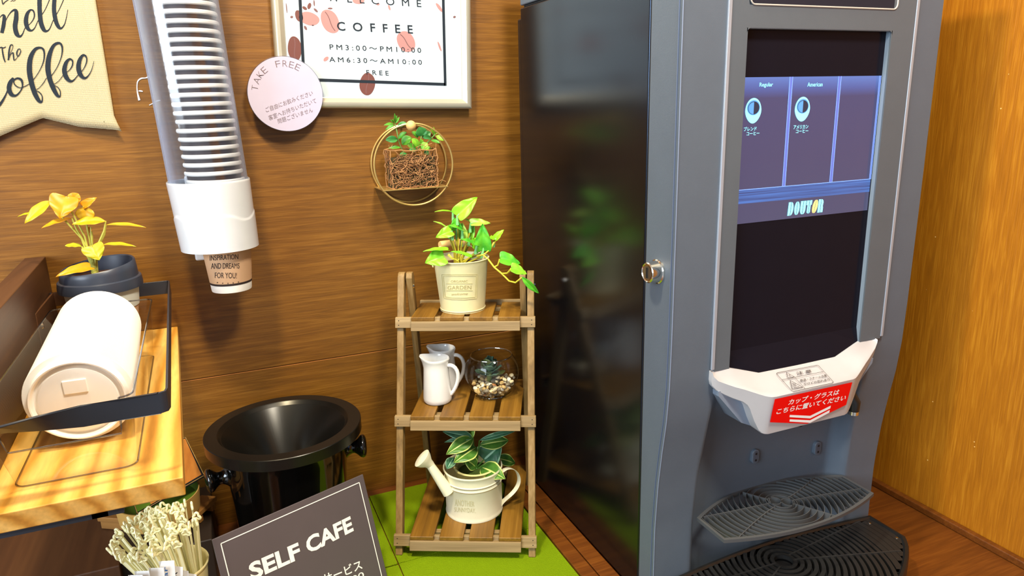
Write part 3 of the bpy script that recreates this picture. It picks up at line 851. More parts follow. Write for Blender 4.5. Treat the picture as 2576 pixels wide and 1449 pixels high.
for (dx, y0, y1, bend) in ((-1, gcy + 0.004, gcy + 0.016, 0), (-1, gcy - 0.006, gcy - 0.050, 0), (1, gcy + 0.004, gcy + 0.046, 0), (1, gcy - 0.004, gcy - 0.022, 0)):
    pts = [(gcx + dx * (0.016 + 0.11 * t), lerp(y0, y1, t ** 1.2)) for t in [i / 20 for i in range(21)]]
    pts = [p for p in pts]
    fins(mb, pts, GZ - 0.0003, 0.009, 0.0011)
for s_ in (1, -1):
    pts = [(gcx + s_ * (0.012 + 0.03 * t), gcy - s_ * (0.012 + 0.05 * t)) for t in [i / 14 for i in range(15)]]
    fins(mb, pts, GZ - 0.0003, 0.009, 0.0011)
# figure-eight centre
for (dx, dy, r) in ((-0.007, 0.005, 0.0085), (0.007, -0.005, 0.0085), (0, 0, 0.0150)):
    pts = [(gcx + dx + r * math.cos(2 * PI * i / 40), gcy + dy + r * math.sin(2 * PI * i / 40)) for i in range(41)]
    fins(mb, pts, GZ, 0.012, 0.0012)
mb.build('spokes', M_grill, gr)
# ---- black drip tray on the counter
TZ = 0.050
dt = thing('drip_tray', 'black plastic drip tray with curved slots at the foot of the coffee machine', 'drip tray', (0.6466, -0.53, 0.0))
tx0, tx1 = 0.4635, 0.829
def tray_line(ins=0.0, n=30):
    b = [(lerp(tx0 + ins, tx1 - ins, i / n), -0.4515 - ins + 0.014 * math.sin(PI * i / n)) for i in range(n + 1)]
    f = [(lerp(tx0 + ins, tx1 - ins, i / n), -0.512 + ins - 0.085 * math.sin(PI * i / n) ** 0.8) for i in range(n + 1)]
    return f + b[::-1]
o_ = tray_line(0); n = len(o_)
def ring3(ins, z): return [V((x, y, z)) for x, y in tray_line(ins)]
mb = MB()
lv = [ring3(0.006, 0.0005), ring3(0.0, 0.006), ring3(0.0, TZ - 0.003), ring3(0.0012, TZ), ring3(0.004, TZ), ring3(0.006, TZ - 0.003)]
vs = [p for l in lv for p in l]
fs = [(l * n + i, l * n + (i + 1) % n, (l + 1) * n + (i + 1) % n, (l + 1) * n + i) for l in range(5) for i in range(n)]
fs.append(tuple(range(n)))
mb.add(vs, fs, 0, True)
mb.build('basin', M_blkpl, dt)
mb = MB()
mb.add([V((x, y, TZ - 0.012)) for x, y in tray_line(0.005)], [tuple(range(n))], 0)
mb.build('basin_floor', M_dark, dt)
tcx, tcy = 0.6415, -0.4790
def tin(x, y, ins):
    if not (tx0 + ins <= x <= tx1 - ins): return False
    t = (x - tx0 - ins) / (tx1 - tx0 - 2 * ins); s_ = math.sin(PI * t)
    return (-0.512 + ins - 0.085 * s_ ** 0.8) <= y <= (-0.4515 - ins + 0.014 * s_)
def tclip(pts, ins):
    run = []; out = []
    for p in pts:
        if tin(p[0], p[1], ins): run.append(p)
        else:
            if len(run) > 1: out.append(run)
            run = []
    if len(run) > 1: out.append(run)
    return out
mb = MB()
for k in range(1, 22):
    R_ = 0.006 + 0.0086 * k
    pts = [(tcx + R_ * math.cos(2 * PI * i / 200), tcy + R_ * math.sin(2 * PI * i / 200)) for i in range(201)]
    fins(mb, pts, TZ - 0.0022, 0.006, 0.0052 if k < 16 else 0.0080, 0.005, tclip)
mb.build('slotted_grille', mat('black_grille', lin(34, 34, 34), 0.35), dt)
mb = MB()
for (dx, y0, y1) in ((-1, tcy + 0.000, tcy + 0.006), (-1, tcy - 0.008, tcy - 0.080), (1, tcy + 0.006, tcy + 0.024), (1, tcy - 0.004, tcy - 0.052)):
    pts = [(tcx + dx * (0.014 + 0.15 * t), lerp(y0, y1, t)) for t in [i / 20 for i in range(21)]]
    fins(mb, pts, TZ - 0.0018, 0.006, 0.0022, 0.005, tclip)
mb.build('spokes', mat('black_spoke', lin(44, 44, 44), 0.3), dt)
mb = MB()
for x, y in ((0.814, -0.465), (0.818, -0.506)):
    mb.lathe([(0.0022, 0), (0.0018, 0.0012), (0, 0.0014)], (x, y, TZ - 0.003), 12)
mb.build('pin', M_chrome, dt)

# ------------------------------------------------------------------ ladder shelf
LO = V((0.2779, -0.2308, 0.0)); LT = -0.4639
lad = thing('ladder_shelf', 'small brown wooden ladder shelf with three slatted tiers beside the coffee machine', 'shelf', tuple(LO), LT)
ML = wmat(lad)
LN = 0.1323 / 0.3967
def B(mb, lo, hi, mi=0): return mb.box(lo, hi, mi)
def lbuild(mb, name, mt, bevel=0.0012): return mb.build(name, mt, lad, world=False, bevel=bevel)
def lrp(z): return z * LN
Hh = 0.400
for s_ in (-1, 1):
    # front leg: square bar leaning back
    x = s_ * 0.0985
    a = V((x, 0.005, 0.0032)); b = V((x * 1.0, 0.005 + lrp(Hh), Hh))
    mb = MB()
    hw = 0.0052; dp = 0.010
    vs = []
    for (z, y) in ((0.0032, 0.001), (Hh - 0.006, 0.001 + lrp(Hh - 0.006)), (Hh - 0.001, 0.004 + lrp(Hh)), (Hh, 0.009 + lrp(Hh)), (Hh - 0.001, 0.014 + lrp(Hh)), (Hh - 0.006, 0.0175 + lrp(Hh - 0.006)), (0.0032, 0.0175)):
        vs.append((z, y))
    mb.prism([V((x - hw, y, z)) for z, y in vs], (2 * hw, 0, 0))
    lg = lbuild(mb, 'front_leg', M_ladder)
    # rear leg: from the pivot down to the back
    xr = s_ * 0.0865
    mb = MB()
    yt_ = 0.009 + lrp(Hh); yb_ = 0.206
    vs = [(0.0032, yb_ - 0.008), (Hh - 0.008, yt_ - 0.009), (Hh - 0.001, yt_ - 0.005), (Hh, yt_), (Hh - 0.001, yt_ + 0.005), (Hh - 0.008, yt_ + 0.009), (0.0032, yb_ + 0.008)]
    mb.prism([V((xr - 0.0048, y, z)) for z, y in vs], (0.0096, 0, 0))
    lbuild(mb, 'rear_leg', M_ladder)
    mb = MB().lathe([(0.0, 0.0022), (0.003, 0.0018), (0.0042, 0.0), (0.0042, -0.001)], (0, 0, 0), 16, M=Matrix.Rotation(-s_ * PI / 2 if s_ < 0 else PI / 2, 4, 'Y'))
    mm = MB()
    for sx in (xr + (0.0049 if s_ < 0 else -0.0049), x + s_ * 0.0052):
        pass
    mm = MB().lathe([(0.0042, 0.0), (0.003, 0.0018), (0.0, 0.0022)], (0.0, 0, 0), 16, M=Matrix.Translation((xr + 0.0048 if s_ < 0 else x + 0.0052, yt_ - 0.001, Hh - 0.022)) @ Matrix.Rotation(PI / 2, 4, 'Y'))
    lbuild(mm, 'bolt', M_chrome, 0)
tiers = [(0.3391, 0.190, 0.0793), (0.1999, 0.204, 0.0725), (0.0349, 0.216, 0.080)]
for (z, yb, _) in tiers:
    yf = lrp(z)
    # full width rail on the front legs
    zr1 = z - 0.0018; zr0 = zr1 - 0.0150
    mb = MB(); y1 = lrp(zr1); y0 = lrp(zr0)
    mb.prism([V((-0.1055, y0 - 0.0045, zr0)), V((-0.1055, y0 + 0.001, zr0)), V((-0.1055, y1 + 0.001, zr1)), V((-0.1055, y1 - 0.0045, zr1))], (0.211, 0, 0))
    r_ = lbuild(mb, 'front_rail', M_ladderx, 0.0008)
    mb = MB()
    for sx in (-0.1, 0.1):
        for zz in (zr0 + 0.004, zr0 + 0.0105):
            mb.lathe([(0.0009, 0), (0, 0.0003)], (0, 0, 0), 8, M=Matrix.Translation((sx, lrp(zz) - 0.0046, zz)) @ Matrix.Rotation(PI / 2, 4, 'X'))
    mb.build('nail', M_dark, r_, world=False)
    # apron in front of the slat ends
    za1 = z - 0.0062; za0 = za1 - 0.0135; y1 = lrp(za1); y0 = lrp(za0)
    mb = MB().prism([V((-0.0805, y0 - 0.0105, za0)), V((-0.0805, y0 - 0.0047, za0)), V((-0.0805, y1 - 0.0047, za1)), V((-0.0805, y1 - 0.0105, za1))], (0.1635, 0, 0))
    lbuild(mb, 'apron', M_ladderx, 0.0008)
    # two bearers under the slats
    for yy in (yf + 0.012, yb - 0.016):
        lbuild(MB().box((-0.0815, yy, z - 0.0125), (0.0815, yy + 0.009, z - 0.0066)), 'bearer', M_ladderx)
    lbuild(MB().box((-0.0825, yb - 0.003, z - 0.0065), (0.0825, yb + 0.003, z + 0.003)) if z > 0.3 else MB().box((-0.0815, yb - 0.0055, z - 0.020), (0.0815, yb - 0.001, z - 0.0066)), 'back_rail', M_ladderx)
    xe = [(-0.0805, -0.0452), (-0.0367, -0.0014), (0.0068, 0.0418), (0.0503, 0.083)]
    for xa, xb in xe:
        lbuild(MB().box((xa, yf - 0.0105, z - 0.0062), (xb, yb - (0.004 if z > .3 else 0), z)), 'slat', M_slat, 0.0010)


def lw(a, b, z): return ML @ V((a, b, z))

# ------------------------------------------------------------------ leaves


def leaf(mb, base, tip, width, nrm, kind='heart', fold=0.25, droop=0.15, mi=0, nu=14, nv=8, twist=0.0, stripe=None):
    base = V(base); tip = V(tip); ax = tip - base; Ln = ax.length; ax.normalize()
    nrm = V(nrm); nrm = (nrm - ax * nrm.dot(ax))
    if nrm.length < 1e-5: nrm = V((0.1, -1, 0.2)); nrm = nrm - ax * nrm.dot(ax)
    nrm.normalize(); sd = ax.cross(nrm)
    if twist:
        R_ = Matrix.Rotation(twist, 3, ax); nrm = R_ @ nrm; sd = R_ @ sd
    def prof(t):
        if kind == 'heart': return (math.sin(PI * min(1, t ** 0.50)) ** 0.8) if t < 1 else 0
        if kind == 'round': return math.sin(PI * t) ** 0.6
        return math.sin(PI * t ** 0.85) ** 0.9
    def fn(a, b):
        t = a; s_ = 2 * b - 1
        wd = prof(t) * width / 2 if 0 < t < 1 else 0.0
        x = t * Ln
        if kind == 'heart' and t < 0.35: x -= abs(s_) ** 0.8 * (0.35 - t) * Ln * 0.55 * (1 if t > 0 else 0)
        return base + ax * x + sd * (wd * s_) + nrm * (abs(s_) * wd * fold - 0.05 * width * math.exp(-(s_ * 4) ** 2) + 0.035 * width * math.sin(t * 17 + abs(s_) * 5) * abs(s_) + droop * Ln * (4 * t * (1 - t)) * 0.5)
    if stripe is None:
        mb.grid(fn, nu, nv, mi)
    else:
        vs = [fn(i / nu, j / nv) for i in range(nu + 1) for j in range(nv + 1)]
        b0 = len(mb.v); mb.v += vs
        for i in range(nu):
            for j in range(nv):
                mb.f.append([b0 + i * (nv + 1) + j, b0 + (i + 1) * (nv + 1) + j, b0 + (i + 1) * (nv + 1) + j + 1, b0 + i * (nv + 1) + j + 1])
                mb.mi.append(stripe[j]); mb.sm.append(True)


def leafobj(name, parent, base, tip, width, nrm, mats, **k):
    mb = MB(); leaf(mb, base, tip, width, nrm, **k)
    return mb.build(name, mats, parent, solid=0.0005, sub=1, fixn=False)


NCAM = V((-0.35, -0.85, 0.45)).normalized()
NUP = V((0, -0.3, 1)).normalized()

# ------------------------------------------------------------------ pothos in the cream bucket (top tier)
pz = tiers[0][0]
pc_ = V((0.3385, -0.0911, pz))
pot = thing('potted_pothos', 'bright green trailing pothos in a cream metal bucket on the top ladder tier', 'potted plant', tuple(pc_))
mb = MB().lathe([(0.0, 0.0015), (0.0335, 0.0015), (0.0350, 0.0), (0.0352, 0.0025), (0.0343, 0.0035), (0.0348, 0.008), (0.0412, 0.076), (0.0425, 0.0785), (0.0432, 0.0798), (0.0425, 0.081), (0.0412, 0.080), (0.0403, 0.076), (0.0345, 0.012), (0.0, 0.012)], pc_, 64)
pb = mb.build('pot', M_cream, pot)
MB().tube([pc_ + V((0.0428 * math.cos(a), 0.0428 * math.sin(a), 0.0803)) for a in [2 * PI * i / 48 for i in range(48)]], 0.0009, 6, closed=True).build('worn_rim', M_cream, pb)
MB().tube([pc_ + V((0.0352 * math.cos(a), 0.0352 * math.sin(a), 0.0022)) for a in [2 * PI * i / 48 for i in range(48)]], 0.0006, 6, closed=True).build('foot_ring', M_wear, pb)
MB().lathe([(0.0395, 0.069), (0.02, 0.072), (0.0, 0.073)], pc_, 32).build('soil', M_soil, pot)
def potpt(u, v, d=0.0004, c=pc_, r0=0.0348, r1=0.0412, z0=0.008, z1=0.076):
    """point of the photo on a tapered round wall"""
    r = ray(u, v); rh = V((r.x, r.y)); t0 = (V((c.x, c.y)) - V((CAM.x, CAM.y))).dot(rh) / rh.dot(rh)
    t = t0 - 0.06 / rh.length
    for _ in range(80):
        t = min(t, t0)
        p = CAM + r * t
        h = p.z - c.z; R_ = r0 + (r1 - r0) * (h - z0) / (z1 - z0) + d
        q = math.hypot(p.x - c.x, p.y - c.y)
        if q <= R_: break
        t += 0.3 * (q - R_) + 1e-5
    return p
def wallfn(p00, p10, p01, p11, mapf):
    def fn(s_, t):
        a = (p00[0] * (1 - s_) + p10[0] * s_, p00[1] * (1 - s_) + p10[1] * s_); b = (p01[0] * (1 - s_) + p11[0] * s_, p01[1] * (1 - s_) + p11[1] * s_)
        return mapf(a[0] * (1 - t) + b[0] * t, a[1] * (1 - t) + b[1] * t)
    return fn
z7 = lambda x, y: (960 + x / 3.45, 480 + y / 3.45)
M_emb = mat('grey_olive_print', lin(176, 164, 112), 0.6)
mb = MB()
put_fn(mb, 'ORGANIC', wallfn(z7(600, 797), z7(748, 795), z7(600, 776), z7(748, 775), potpt))
put_fn(mb, 'GARDEN', wallfn(z7(572, 858), z7(778, 855), z7(572, 825), z7(778, 822), potpt))
put_fn(mb, 'welcome', wallfn(z7(608, 908), z7(748, 903), z7(608, 888), z7(748, 882), potpt), shear=0.4)
def cline(pts, mapf, w_=0.00055, close=False):
    out = []
    P_ = pts + ([pts[0]] if close else [])
    for (a, b) in zip(P_, P_[1:]):
        for i in range(8): out.append(mapf(a[0] + (b[0] - a[0]) * i / 8, a[1] + (b[1] - a[1]) * i / 8))
    out.append(mapf(*P_[-1])); return out
for P_ in ([z7(*p) for p in ((522, 727), (832, 727), (825, 935), (722, 945), (610, 942), (540, 930))], [z7(*p) for p in ((536, 740), (820, 740), (812, 922), (722, 930), (610, 928), (552, 918))]):
    mb.tube(cline(P_, potpt, close=True)[:-1], 0.00035, 4, closed=True)
for P_ in ([z7(560, 806), z7(788, 806)], [z7(562, 866), z7(790, 866)]):
    mb.tube(cline(P_, potpt), 0.0003, 4)
mb.build('printed_label', M_emb, pb)
# bucket bail lying back with a wooden grip
a0 = pc_ + V((-0.043, 0.002, 0.074)); a1 = pc_ + V((0.043, -0.006, 0.074))
bl = []
for i in range(17):
    t = i / 16; an = PI * t
    bl.append(V((pc_.x - 0.0445 * math.cos(an), pc_.y + 0.040 * math.sin(an), pz + 0.070 + 0.026 * math.sin(an))))
bail = MB().tube(bl, 0.0009, 6).build('bail', M_cream, pot)
MB().tube([V((pc_.x - 0.021, pc_.y + 0.036, pz + 0.0955)), V((pc_.x - 0.019, pc_.y + 0.0365, pz + 0.0955)), V((pc_.x, pc_.y + 0.0395, pz + 0.0965)), V((pc_.x + 0.019, pc_.y + 0.0365, pz + 0.0955)), V((pc_.x + 0.021, pc_.y + 0.036, pz + 0.0955))], [0.0055, 0.0062, 0.0052, 0.0062, 0.0055], 14).build('grip', M_bead, bail)
G1 = leafmat('leaf_lime', lin(118, 204, 22), lin(146, 222, 36)); G2 = leafmat('leaf_green', lin(58, 156, 34), lin(104, 190, 44)); G3 = leafmat('leaf_cream', lin(168, 200, 78), lin(140, 194, 52))
G4 = leafmat('leaf_bright', lin(108, 198, 36), lin(150, 214, 50)); Gn = mat('leaf_node', lin(128, 204, 118), 0.4); Gs = mat('olive_stem', lin(170, 160, 40), 0.5); Gy = mat('yellow_vine', lin(206, 196, 56), 0.5)
YP = -0.0911
root_ = pc_ + V((-0.004, -0.004, 0.073))
pl = [  # base, tip, width, y offset tip, material, normal, kind
    ((1150, 543), (1201, 496), .026, 0.0, G1, NCAM, 'heart'), ((1139, 533), (1093, 533), .005, 0.01, G1, NUP, 'lance'),
    ((1184, 562), (1234, 562), .017, 0.0, G3, (0, -.6, .8), 'heart'), ((1184, 561), (1170, 552), .010, 0.012, G3, NUP, 'lance'),
    ((1128, 577), (1090, 557), .008, 0.0, G3, NUP, 'lance'), ((1136, 581), (1096, 598), .019, -0.006, G1, NCAM, 'heart'),
    ((1163, 580), (1128, 567), .018, -0.004, G2, NUP, 'heart'), ((1149, 578), (1143, 547), .018, 0.004, G2, NCAM, 'heart'),
    ((1161, 598), (1163, 560), .020, 0.004, G3, NCAM, 'heart'), ((1181, 597), (1193, 564), .014, 0.006, G4, NCAM, 'heart'),
    ((1216, 630), (1214, 562), .026, -0.012, G2, NCAM, 'heart'), ((1200, 618), (1158, 602), .019, -0.014, G2, NUP, 'heart'),
    ((1203, 617), (1187, 598), .020, 0.004, G1, NCAM, 'heart'), ((1246, 602), (1268, 578), .014, -0.008, G1, (-.5, -.4, .7), 'heart'), ((1246, 602), (1232, 600), .012, -0.008, G1, (-.5, -.4, .7), 'round'),
    ((1127, 629), (1064, 633), .012, -0.026, G1, NUP, 'heart'), ((1117, 645), (1069, 662), .029, -0.026, G4, NCAM, 'heart'),
    ((1186, 648), (1134, 633), .014, -0.040, G4, NUP, 'heart'), ((1258, 650), (1309, 664), .024, -0.050, G2, (-.3, -.6, .7), 'heart'),
    ((1286, 674), (1325, 690), .018, -0.078, G4, (-.3, -.6, .7), 'heart'), ((1312, 696), (1356, 738), .010, -0.092, G2, (-.6, -.5, .4), 'lance')]
for i, (b_, t_, wd, yo, mt, nn, kd) in enumerate(pl):
    bp_ = at(b_[0], b_[1], YP + yo); tp_ = at(t_[0], t_[1], YP + yo - 0.002)
    lf = leafobj('leaf', pot, bp_, tp_, wd, nn, mt, kind=kd, fold=0.18 if kd == 'heart' else 0.3, droop=0.12)
    if i < 14:
        # stem with a thicker pale node under the leaf
        nd = bp_ + V((0, 0, -0.008)) + (root_ - bp_).normalized() * 0.004
        MB().tube([bp_ + (tp_ - bp_) * 0.1, bp_, nd], [0.0009, 0.0016, 0.0026], 8).tube([nd, nd + V((0, 0, -0.002))], 0.0026, 8).build('node', Gn, lf)
        MB().tube([nd, (nd * 0.55 + root_ * 0.45) + V((0, 0, -0.002)), root_ + V((random.uniform(-.008, .008), random.uniform(-.006, .006), -0.002))], [0.0014, 0.0013, 0.0016], 6).build('stem', Gs, pot)
vp = [(1200, 645, -.012), (1215, 641, -.02), (1228, 652, -.028), (1243, 672, -.042), (1262, 688, -.056), (1281, 707, -.070), (1297, 711, -.082), (1313, 698, -.092)]
MB().tube([at(u, v, YP + d) for u, v, d in vp], 0.0013, 8).build('trailing_stem', Gy, pot)
for a, b in (((1243, 672, -.042), (1258, 653, -.050)), ((1262, 688, -.056), (1286, 677, -.078)), ((1218, 640, -.02), (1246, 604, -.01)), ((1145, 652, -.038), (1128, 640, -.028)), ((1145, 652, -.038), (1155, 650, -.04))):
    p = at(a[0], a[1], YP + a[2]); q = at(b[0], b[1], YP + b[2]); MB().tube([p, (p + q) / 2 + V((.001, 0, -.003)), q], [0.0011, 0.0012, 0.0022], 6).build('side_stem', Gy, pot)

# ------------------------------------------------------------------ jugs


def jug(c, rz, label):
    t = thing('milk_jug', label, 'jug', tuple(c), rz, 'small white ceramic jugs')
    def sp(p, an):      # pinch a spout at -x near the top
        h = p.z; k = sm((h - 0.050) / 0.018)
        d = math.cos(an - PI)
        f = 1 + 0.26 * k * max(0, d) ** 6 - 0.06 * k * abs(math.sin(an)) + 0.06 * k * max(0, math.cos(an)) ** 2
        return V((p.x * f, p.y * (1 - 0.02 * k), p.z + 0.004 * k * max(0, d) ** 4))
    mb = MB().lathe([(0, 0.001), (0.0200, 0.0005), (0.0219, 0.003), (0.0222, 0.008), (0.0205, 0.035), (0.0186, 0.055), (0.0184, 0.062), (0.0196, 0.067), (0.0203, 0.0695), (0.0196, 0.0715), (0.0183, 0.070), (0.0172, 0.064), (0.0172, 0.055), (0.019, 0.02), (0.0, 0.012)], (0, 0, 0), 48, fn=sp)
    mb.build('body', M_ceram, t, world=False)
    hp = [(0.016, 0.0585), (0.0235, 0.0600), (0.0305, 0.056), (0.0345, 0.046), (0.0335, 0.034), (0.0290, 0.022), (0.0225, 0.012), (0.018, 0.009)]
    MB().tube([V((x, 0, z)) for x, z in hp], [0.0048, 0.0042, 0.0042, 0.0044, 0.0044, 0.004, 0.0042, 0.004], 12, flat=0.75, up=(0, 0, 1)).build('handle', M_ceram, t, world=False, sub=1)
    return t


jug(V((0.2855, -0.1072, tiers[1][0] + 0.0002)), -0.52, 'white ceramic milk jug standing in front of its twin on the middle tier')
jug(V((0.3085, -0.068, tiers[1][0] + 0.0002)), -0.50, 'white ceramic milk jug half hidden behind its twin on the middle tier')

# ------------------------------------------------------------------ glass bowl with pebbles and a succulent
bz = tiers[1][0] + 0.0002
bc = V((0.3712, -0.1215, bz))
gb = thing('glass_bowl', 'round clear fishbowl terrarium on the middle tier of the ladder shelf', 'glass bowl', tuple(bc))
RB = 0.0425; zc = 0.0385
pr = [(0.0, 0.0012), (0.021, 0.0006), (0.0225, 0.002)]
a_s = math.asin(0.0225 / RB) ; a_e = PI - math.asin(0.0322 / RB)
for i in range(0, 29):
    a = a_s + (a_e - a_s) * i / 28
    pr.append((RB * math.sin(a), zc - RB * math.cos(a)))
MB().lathe(pr, bc, 72).build('bowl', M_glass, gb)
zr_ = zc - RB * math.cos(a_e)
MB().tube([bc + V((0.0322 * math.cos(a), 0.0322 * math.sin(a), zr_)) for a in [2 * PI * i / 64 for i in range(64)]], 0.0010, 8, closed=True).build('rim', clear('thick_glass', (.8, .84, .84, 1), 0.02, 0.25), gb)
MB().tube([bc + V((0.0222 * math.cos(a), 0.0222 * math.sin(a), 0.0018)) for a in [2 * PI * i / 48 for i in range(48)]], 0.0010, 8, closed=True).build('foot', clear('foot_glass', (.75, .78, .78, 1), 0.05, 0.2), gb)
pms = [mat('pebble_' + n_, c_, 0.5, bump=0.3, bscale=120) for n_, c_ in (('tan', lin(202, 170, 110)), ('cream', lin(226, 210, 170)), ('grey', lin(128, 118, 98)), ('rust', lin(170, 110, 66)), ('white', lin(232, 226, 206)), ('dark', lin(84, 76, 62)))]
bmt = bmesh.new(); bmesh.ops.create_icosphere(bmt, subdivisions=2, radius=1)
prot = []
for k, mt in enumerate(pms):
    mb = MB(); off = V((random.random(), random.random(), random.random())) * 5
    vs = []
    for v_ in bmt.verts:
        q = v_.co.copy(); q *= 1 + 0.18 * math.sin(q.x * 3 + off.x) * math.cos(q.y * 3.4 + off.y) + 0.08 * math.sin(q.z * 5 + off.z)
        vs.append(V((q.x * 1.0, q.y * 0.78, q.z * 0.62)) * 0.0042)
    mb.add(vs, [[v_.index for v_ in f_.verts] for f_ in bmt.faces], 0, True)
    prot.append(mb)
bmt.free()
prob = []
placed = []
random.seed(21)
cnt = 0; tries = 0
while cnt < 165 and tries < 9000:
    tries += 1
    r_ = 0.040 * math.sqrt(random.random()); an = random.uniform(0, 2 * PI); zz = random.uniform(0.0045, 0.0230 + 0.004 * math.cos(an))
    rmax = math.sqrt(max(0, RB ** 2 - (zz - zc) ** 2)) - 0.0052
    if r_ > rmax or (r_ < rmax - 0.012 and zz < 0.012): continue
    p = V((r_ * math.cos(an), r_ * math.sin(an), zz))
    if any((p - q).length < 0.0052 for q in placed): continue
    placed.append(p); k = random.choices(range(6), (5, 5, 3, 2, 3, 2))[0]
    if k >= len(prob) or True:
        if not any(kk == k for kk, _ in prob):
            o = prot[k].build('pebble', pms[k]); prob.append((k, o))
            tag(o, 'small rounded pebble lying in the bottom of the clear fishbowl terrarium', 'pebble', 'pebbles in the glass fishbowl')
        else:
            src = [o2 for kk, o2 in prob if kk == k][0]; o = src.copy(); C.objects.link(o)
    o.location = bc + p; o.rotation_euler = (random.uniform(-.6, .6), random.uniform(-.6, .6), random.uniform(0, 6.3))
    s_ = random.uniform(0.75, 1.2); o.scale = (s_, s_ * random.uniform(.8, 1.1), s_)
    cnt += 1
su = thing('succulent', 'grey green artificial succulent sitting on the pebbles inside the glass fishbowl', 'succulent', tuple(bc + V((-0.002, 0.004, 0.022))))
Sm = leafmat('succulent_leaf', lin(104, 136, 116), lin(66, 100, 76), 0.35, 60); Sm2 = leafmat('succulent_leaf_olive', lin(120, 128, 60), lin(84, 104, 56), 0.35)
random.seed(4)
sc_ = bc + V((-0.002, 0.004, 0.030))
for k in range(15):
    an = 2.4 * k; el = 0.15 + 0.075 * k if k < 14 else 1.4
    ln = 0.027 - 0.0009 * k
    tp_ = sc_ + V((0, 0, 0.0014 * k)) + V((math.cos(an) * math.cos(el), math.sin(an) * math.cos(el), math.sin(el))) * ln
    leafobj('leaf', su, sc_ + V((0, 0, 0.0011 * k)), tp_, 0.0185, V((0, 0, 1)), Sm if k % 3 else Sm2, kind='round', fold=0.35, droop=-0.2)
MB().lathe([(0.004, -0.008), (0.005, 0.0), (0.003, 0.012), (0.0, 0.014)], sc_, 16).build('stem', Sm2, su)

# ------------------------------------------------------------------ watering can planter on the bottom tier
cz = tiers[2][0] + 0.0002
cc = V((0.3190, -0.1629, cz))
wc = thing('watering_can_planter', 'cream metal watering can planter with striped leaves on the bottom tier of the ladder shelf', 'planter', tuple(cc))
mb = MB().lathe([(0, 0.002), (0.0425, 0.002), (0.0440, 0.0), (0.0445, 0.002), (0.0438, 0.004), (0.0436, 0.008), (0.0436, 0.050), (0.0446, 0.0515), (0.0436, 0.053), (0.0436, 0.056), (0.0447, 0.0575), (0.0436, 0.059), (0.0436, 0.066), (0.0446, 0.070), (0.0458, 0.0725), (0.0452, 0.0748), (0.0438, 0.0740), (0.0428, 0.070), (0.0428, 0.010), (0, 0.010)], cc, 72)
body = mb.build('can', M_creamw, wc)
for z_ in (0.0502, 0.0562): MB().tube([cc + V((0.0439 * math.cos(a), 0.0439 * math.sin(a), z_)) for a in [2 * PI * i / 60 for i in range(60)]], 0.0005, 4, closed=True).build('worn_line', M_wear, body)
canpt = lambda u, v: potpt(u, v, 0.0004, cc, 0.0436, 0.0436, 0.0, 0.05)
z5 = lambda x, y: (960 + x / 3.544, 1040 + y / 3.544)
mb = MB()
put_fn(mb, 'ANOTHER', wallfn(z5(652, 825), z5(826, 832), z5(652, 762), z5(826, 788), canpt))
put_fn(mb, 'SUNNYDAY.', wallfn(z5(648, 876), z5(838, 888), z5(648, 836), z5(838, 848), canpt))
mb.build('embossed_text', mat('cream_emboss', lin(196, 188, 148), 0.5), body)
sa = at(1124, 1232, cc.y - 0.012); sb = at(1081, 1168, cc.y - 0.0)
sp_ = MB().tube([sa + (sa - sb) * 0.12, sa, sb], [0.0092, 0.0088, 0.0062], 20).build('spout', M_creamw, wc)
dr = (at(1058, 1150, cc.y + 0.003) - sb).normalized()
q_ = V((0, 0, 1)).rotation_difference(dr).to_matrix().to_4x4()
MB().lathe([(0.006, -0.003), (0.0075, 0.003), (0.0125, 0.010), (0.0145, 0.0145), (0.0150, 0.0160), (0.0135, 0.0165), (0.0, 0.0185)], sb, 32, M=q_).build('rose', M_creamw, sp_)
# strap handle
hpx = [(1256, 1193), (1268, 1180), (1284, 1176), (1300, 1184), (1308, 1204), (1302, 1226), (1284, 1246), (1262, 1262), (1254, 1280), (1254, 1290)]
hc = [at(u, v, cc.y - 0.020) for u, v in hpx]
mb = MB(); wv = V((0.30, -0.95, 0)).normalized() * 0.0045
vs = [p - wv for p in hc] + [p + wv for p in hc]; n = len(hc)
mb.add(vs, [(i, i + 1, n + i + 1, n + i) for i in range(n - 1)], 0, True)
mb.build('handle', M_creamw, wc, solid=0.0012, sub=2)
ip = cc + V((0.006, 0.006, 0))
inn = MB().lathe([(0.0, 0.040), (0.028, 0.040), (0.031, 0.066), (0.0335, 0.0685), (0.031, 0.070), (0.0275, 0.067), (0.0265, 0.060), (0.0, 0.060)], ip, 40).build('inner_pot', mat('beige_inner_pot', lin(206, 196, 130), 0.6), wc)
MB().lathe([(0.027, 0.060), (0.015, 0.0635), (0.0, 0.064)], ip, 30).build('moss_foam', M_foam, wc)
V1 = leafmat('stripe_leaf_green', lin(56, 104, 36), lin(84, 132, 44)); V2 = mat('stripe_leaf_cream', lin(204, 216, 120), 0.4); V3 = leafmat('teal_leaf_green', lin(48, 96, 70), lin(66, 120, 84)); V4 = mat('pale_teal_stripe', lin(140, 186, 150), 0.4)
st9 = [1, 0, 0, 0, 0, 0, 1, 0, 0, 0, 0, 0, 1]
vl = [((815, 220), (543, 163), .017, .012, 1), ((815, 218), (742, 140), .022, .02, 0), ((816, 220), (573, 368), .024, -.012, 0), ((848, 300), (640, 443), .027, -.022, 0), ((800, 205), (558, 258), .008, .01, 1),
      ((872, 240), (1190, 160), .010, -.006, 1), ((872, 285), (1133, 240), .024, .002, 0), ((912, 412), (1072, 275), .042, -.004, 1), ((1002, 395), (1190, 446), .020, .010, 0), ((842, 480), (728, 395), .022, -.008, 0),
      ((888, 478), (1106, 586), .030, -.052, 0), ((640, 395), (580, 498), .016, -.010, 1)]
YC = cc.y + 0.004
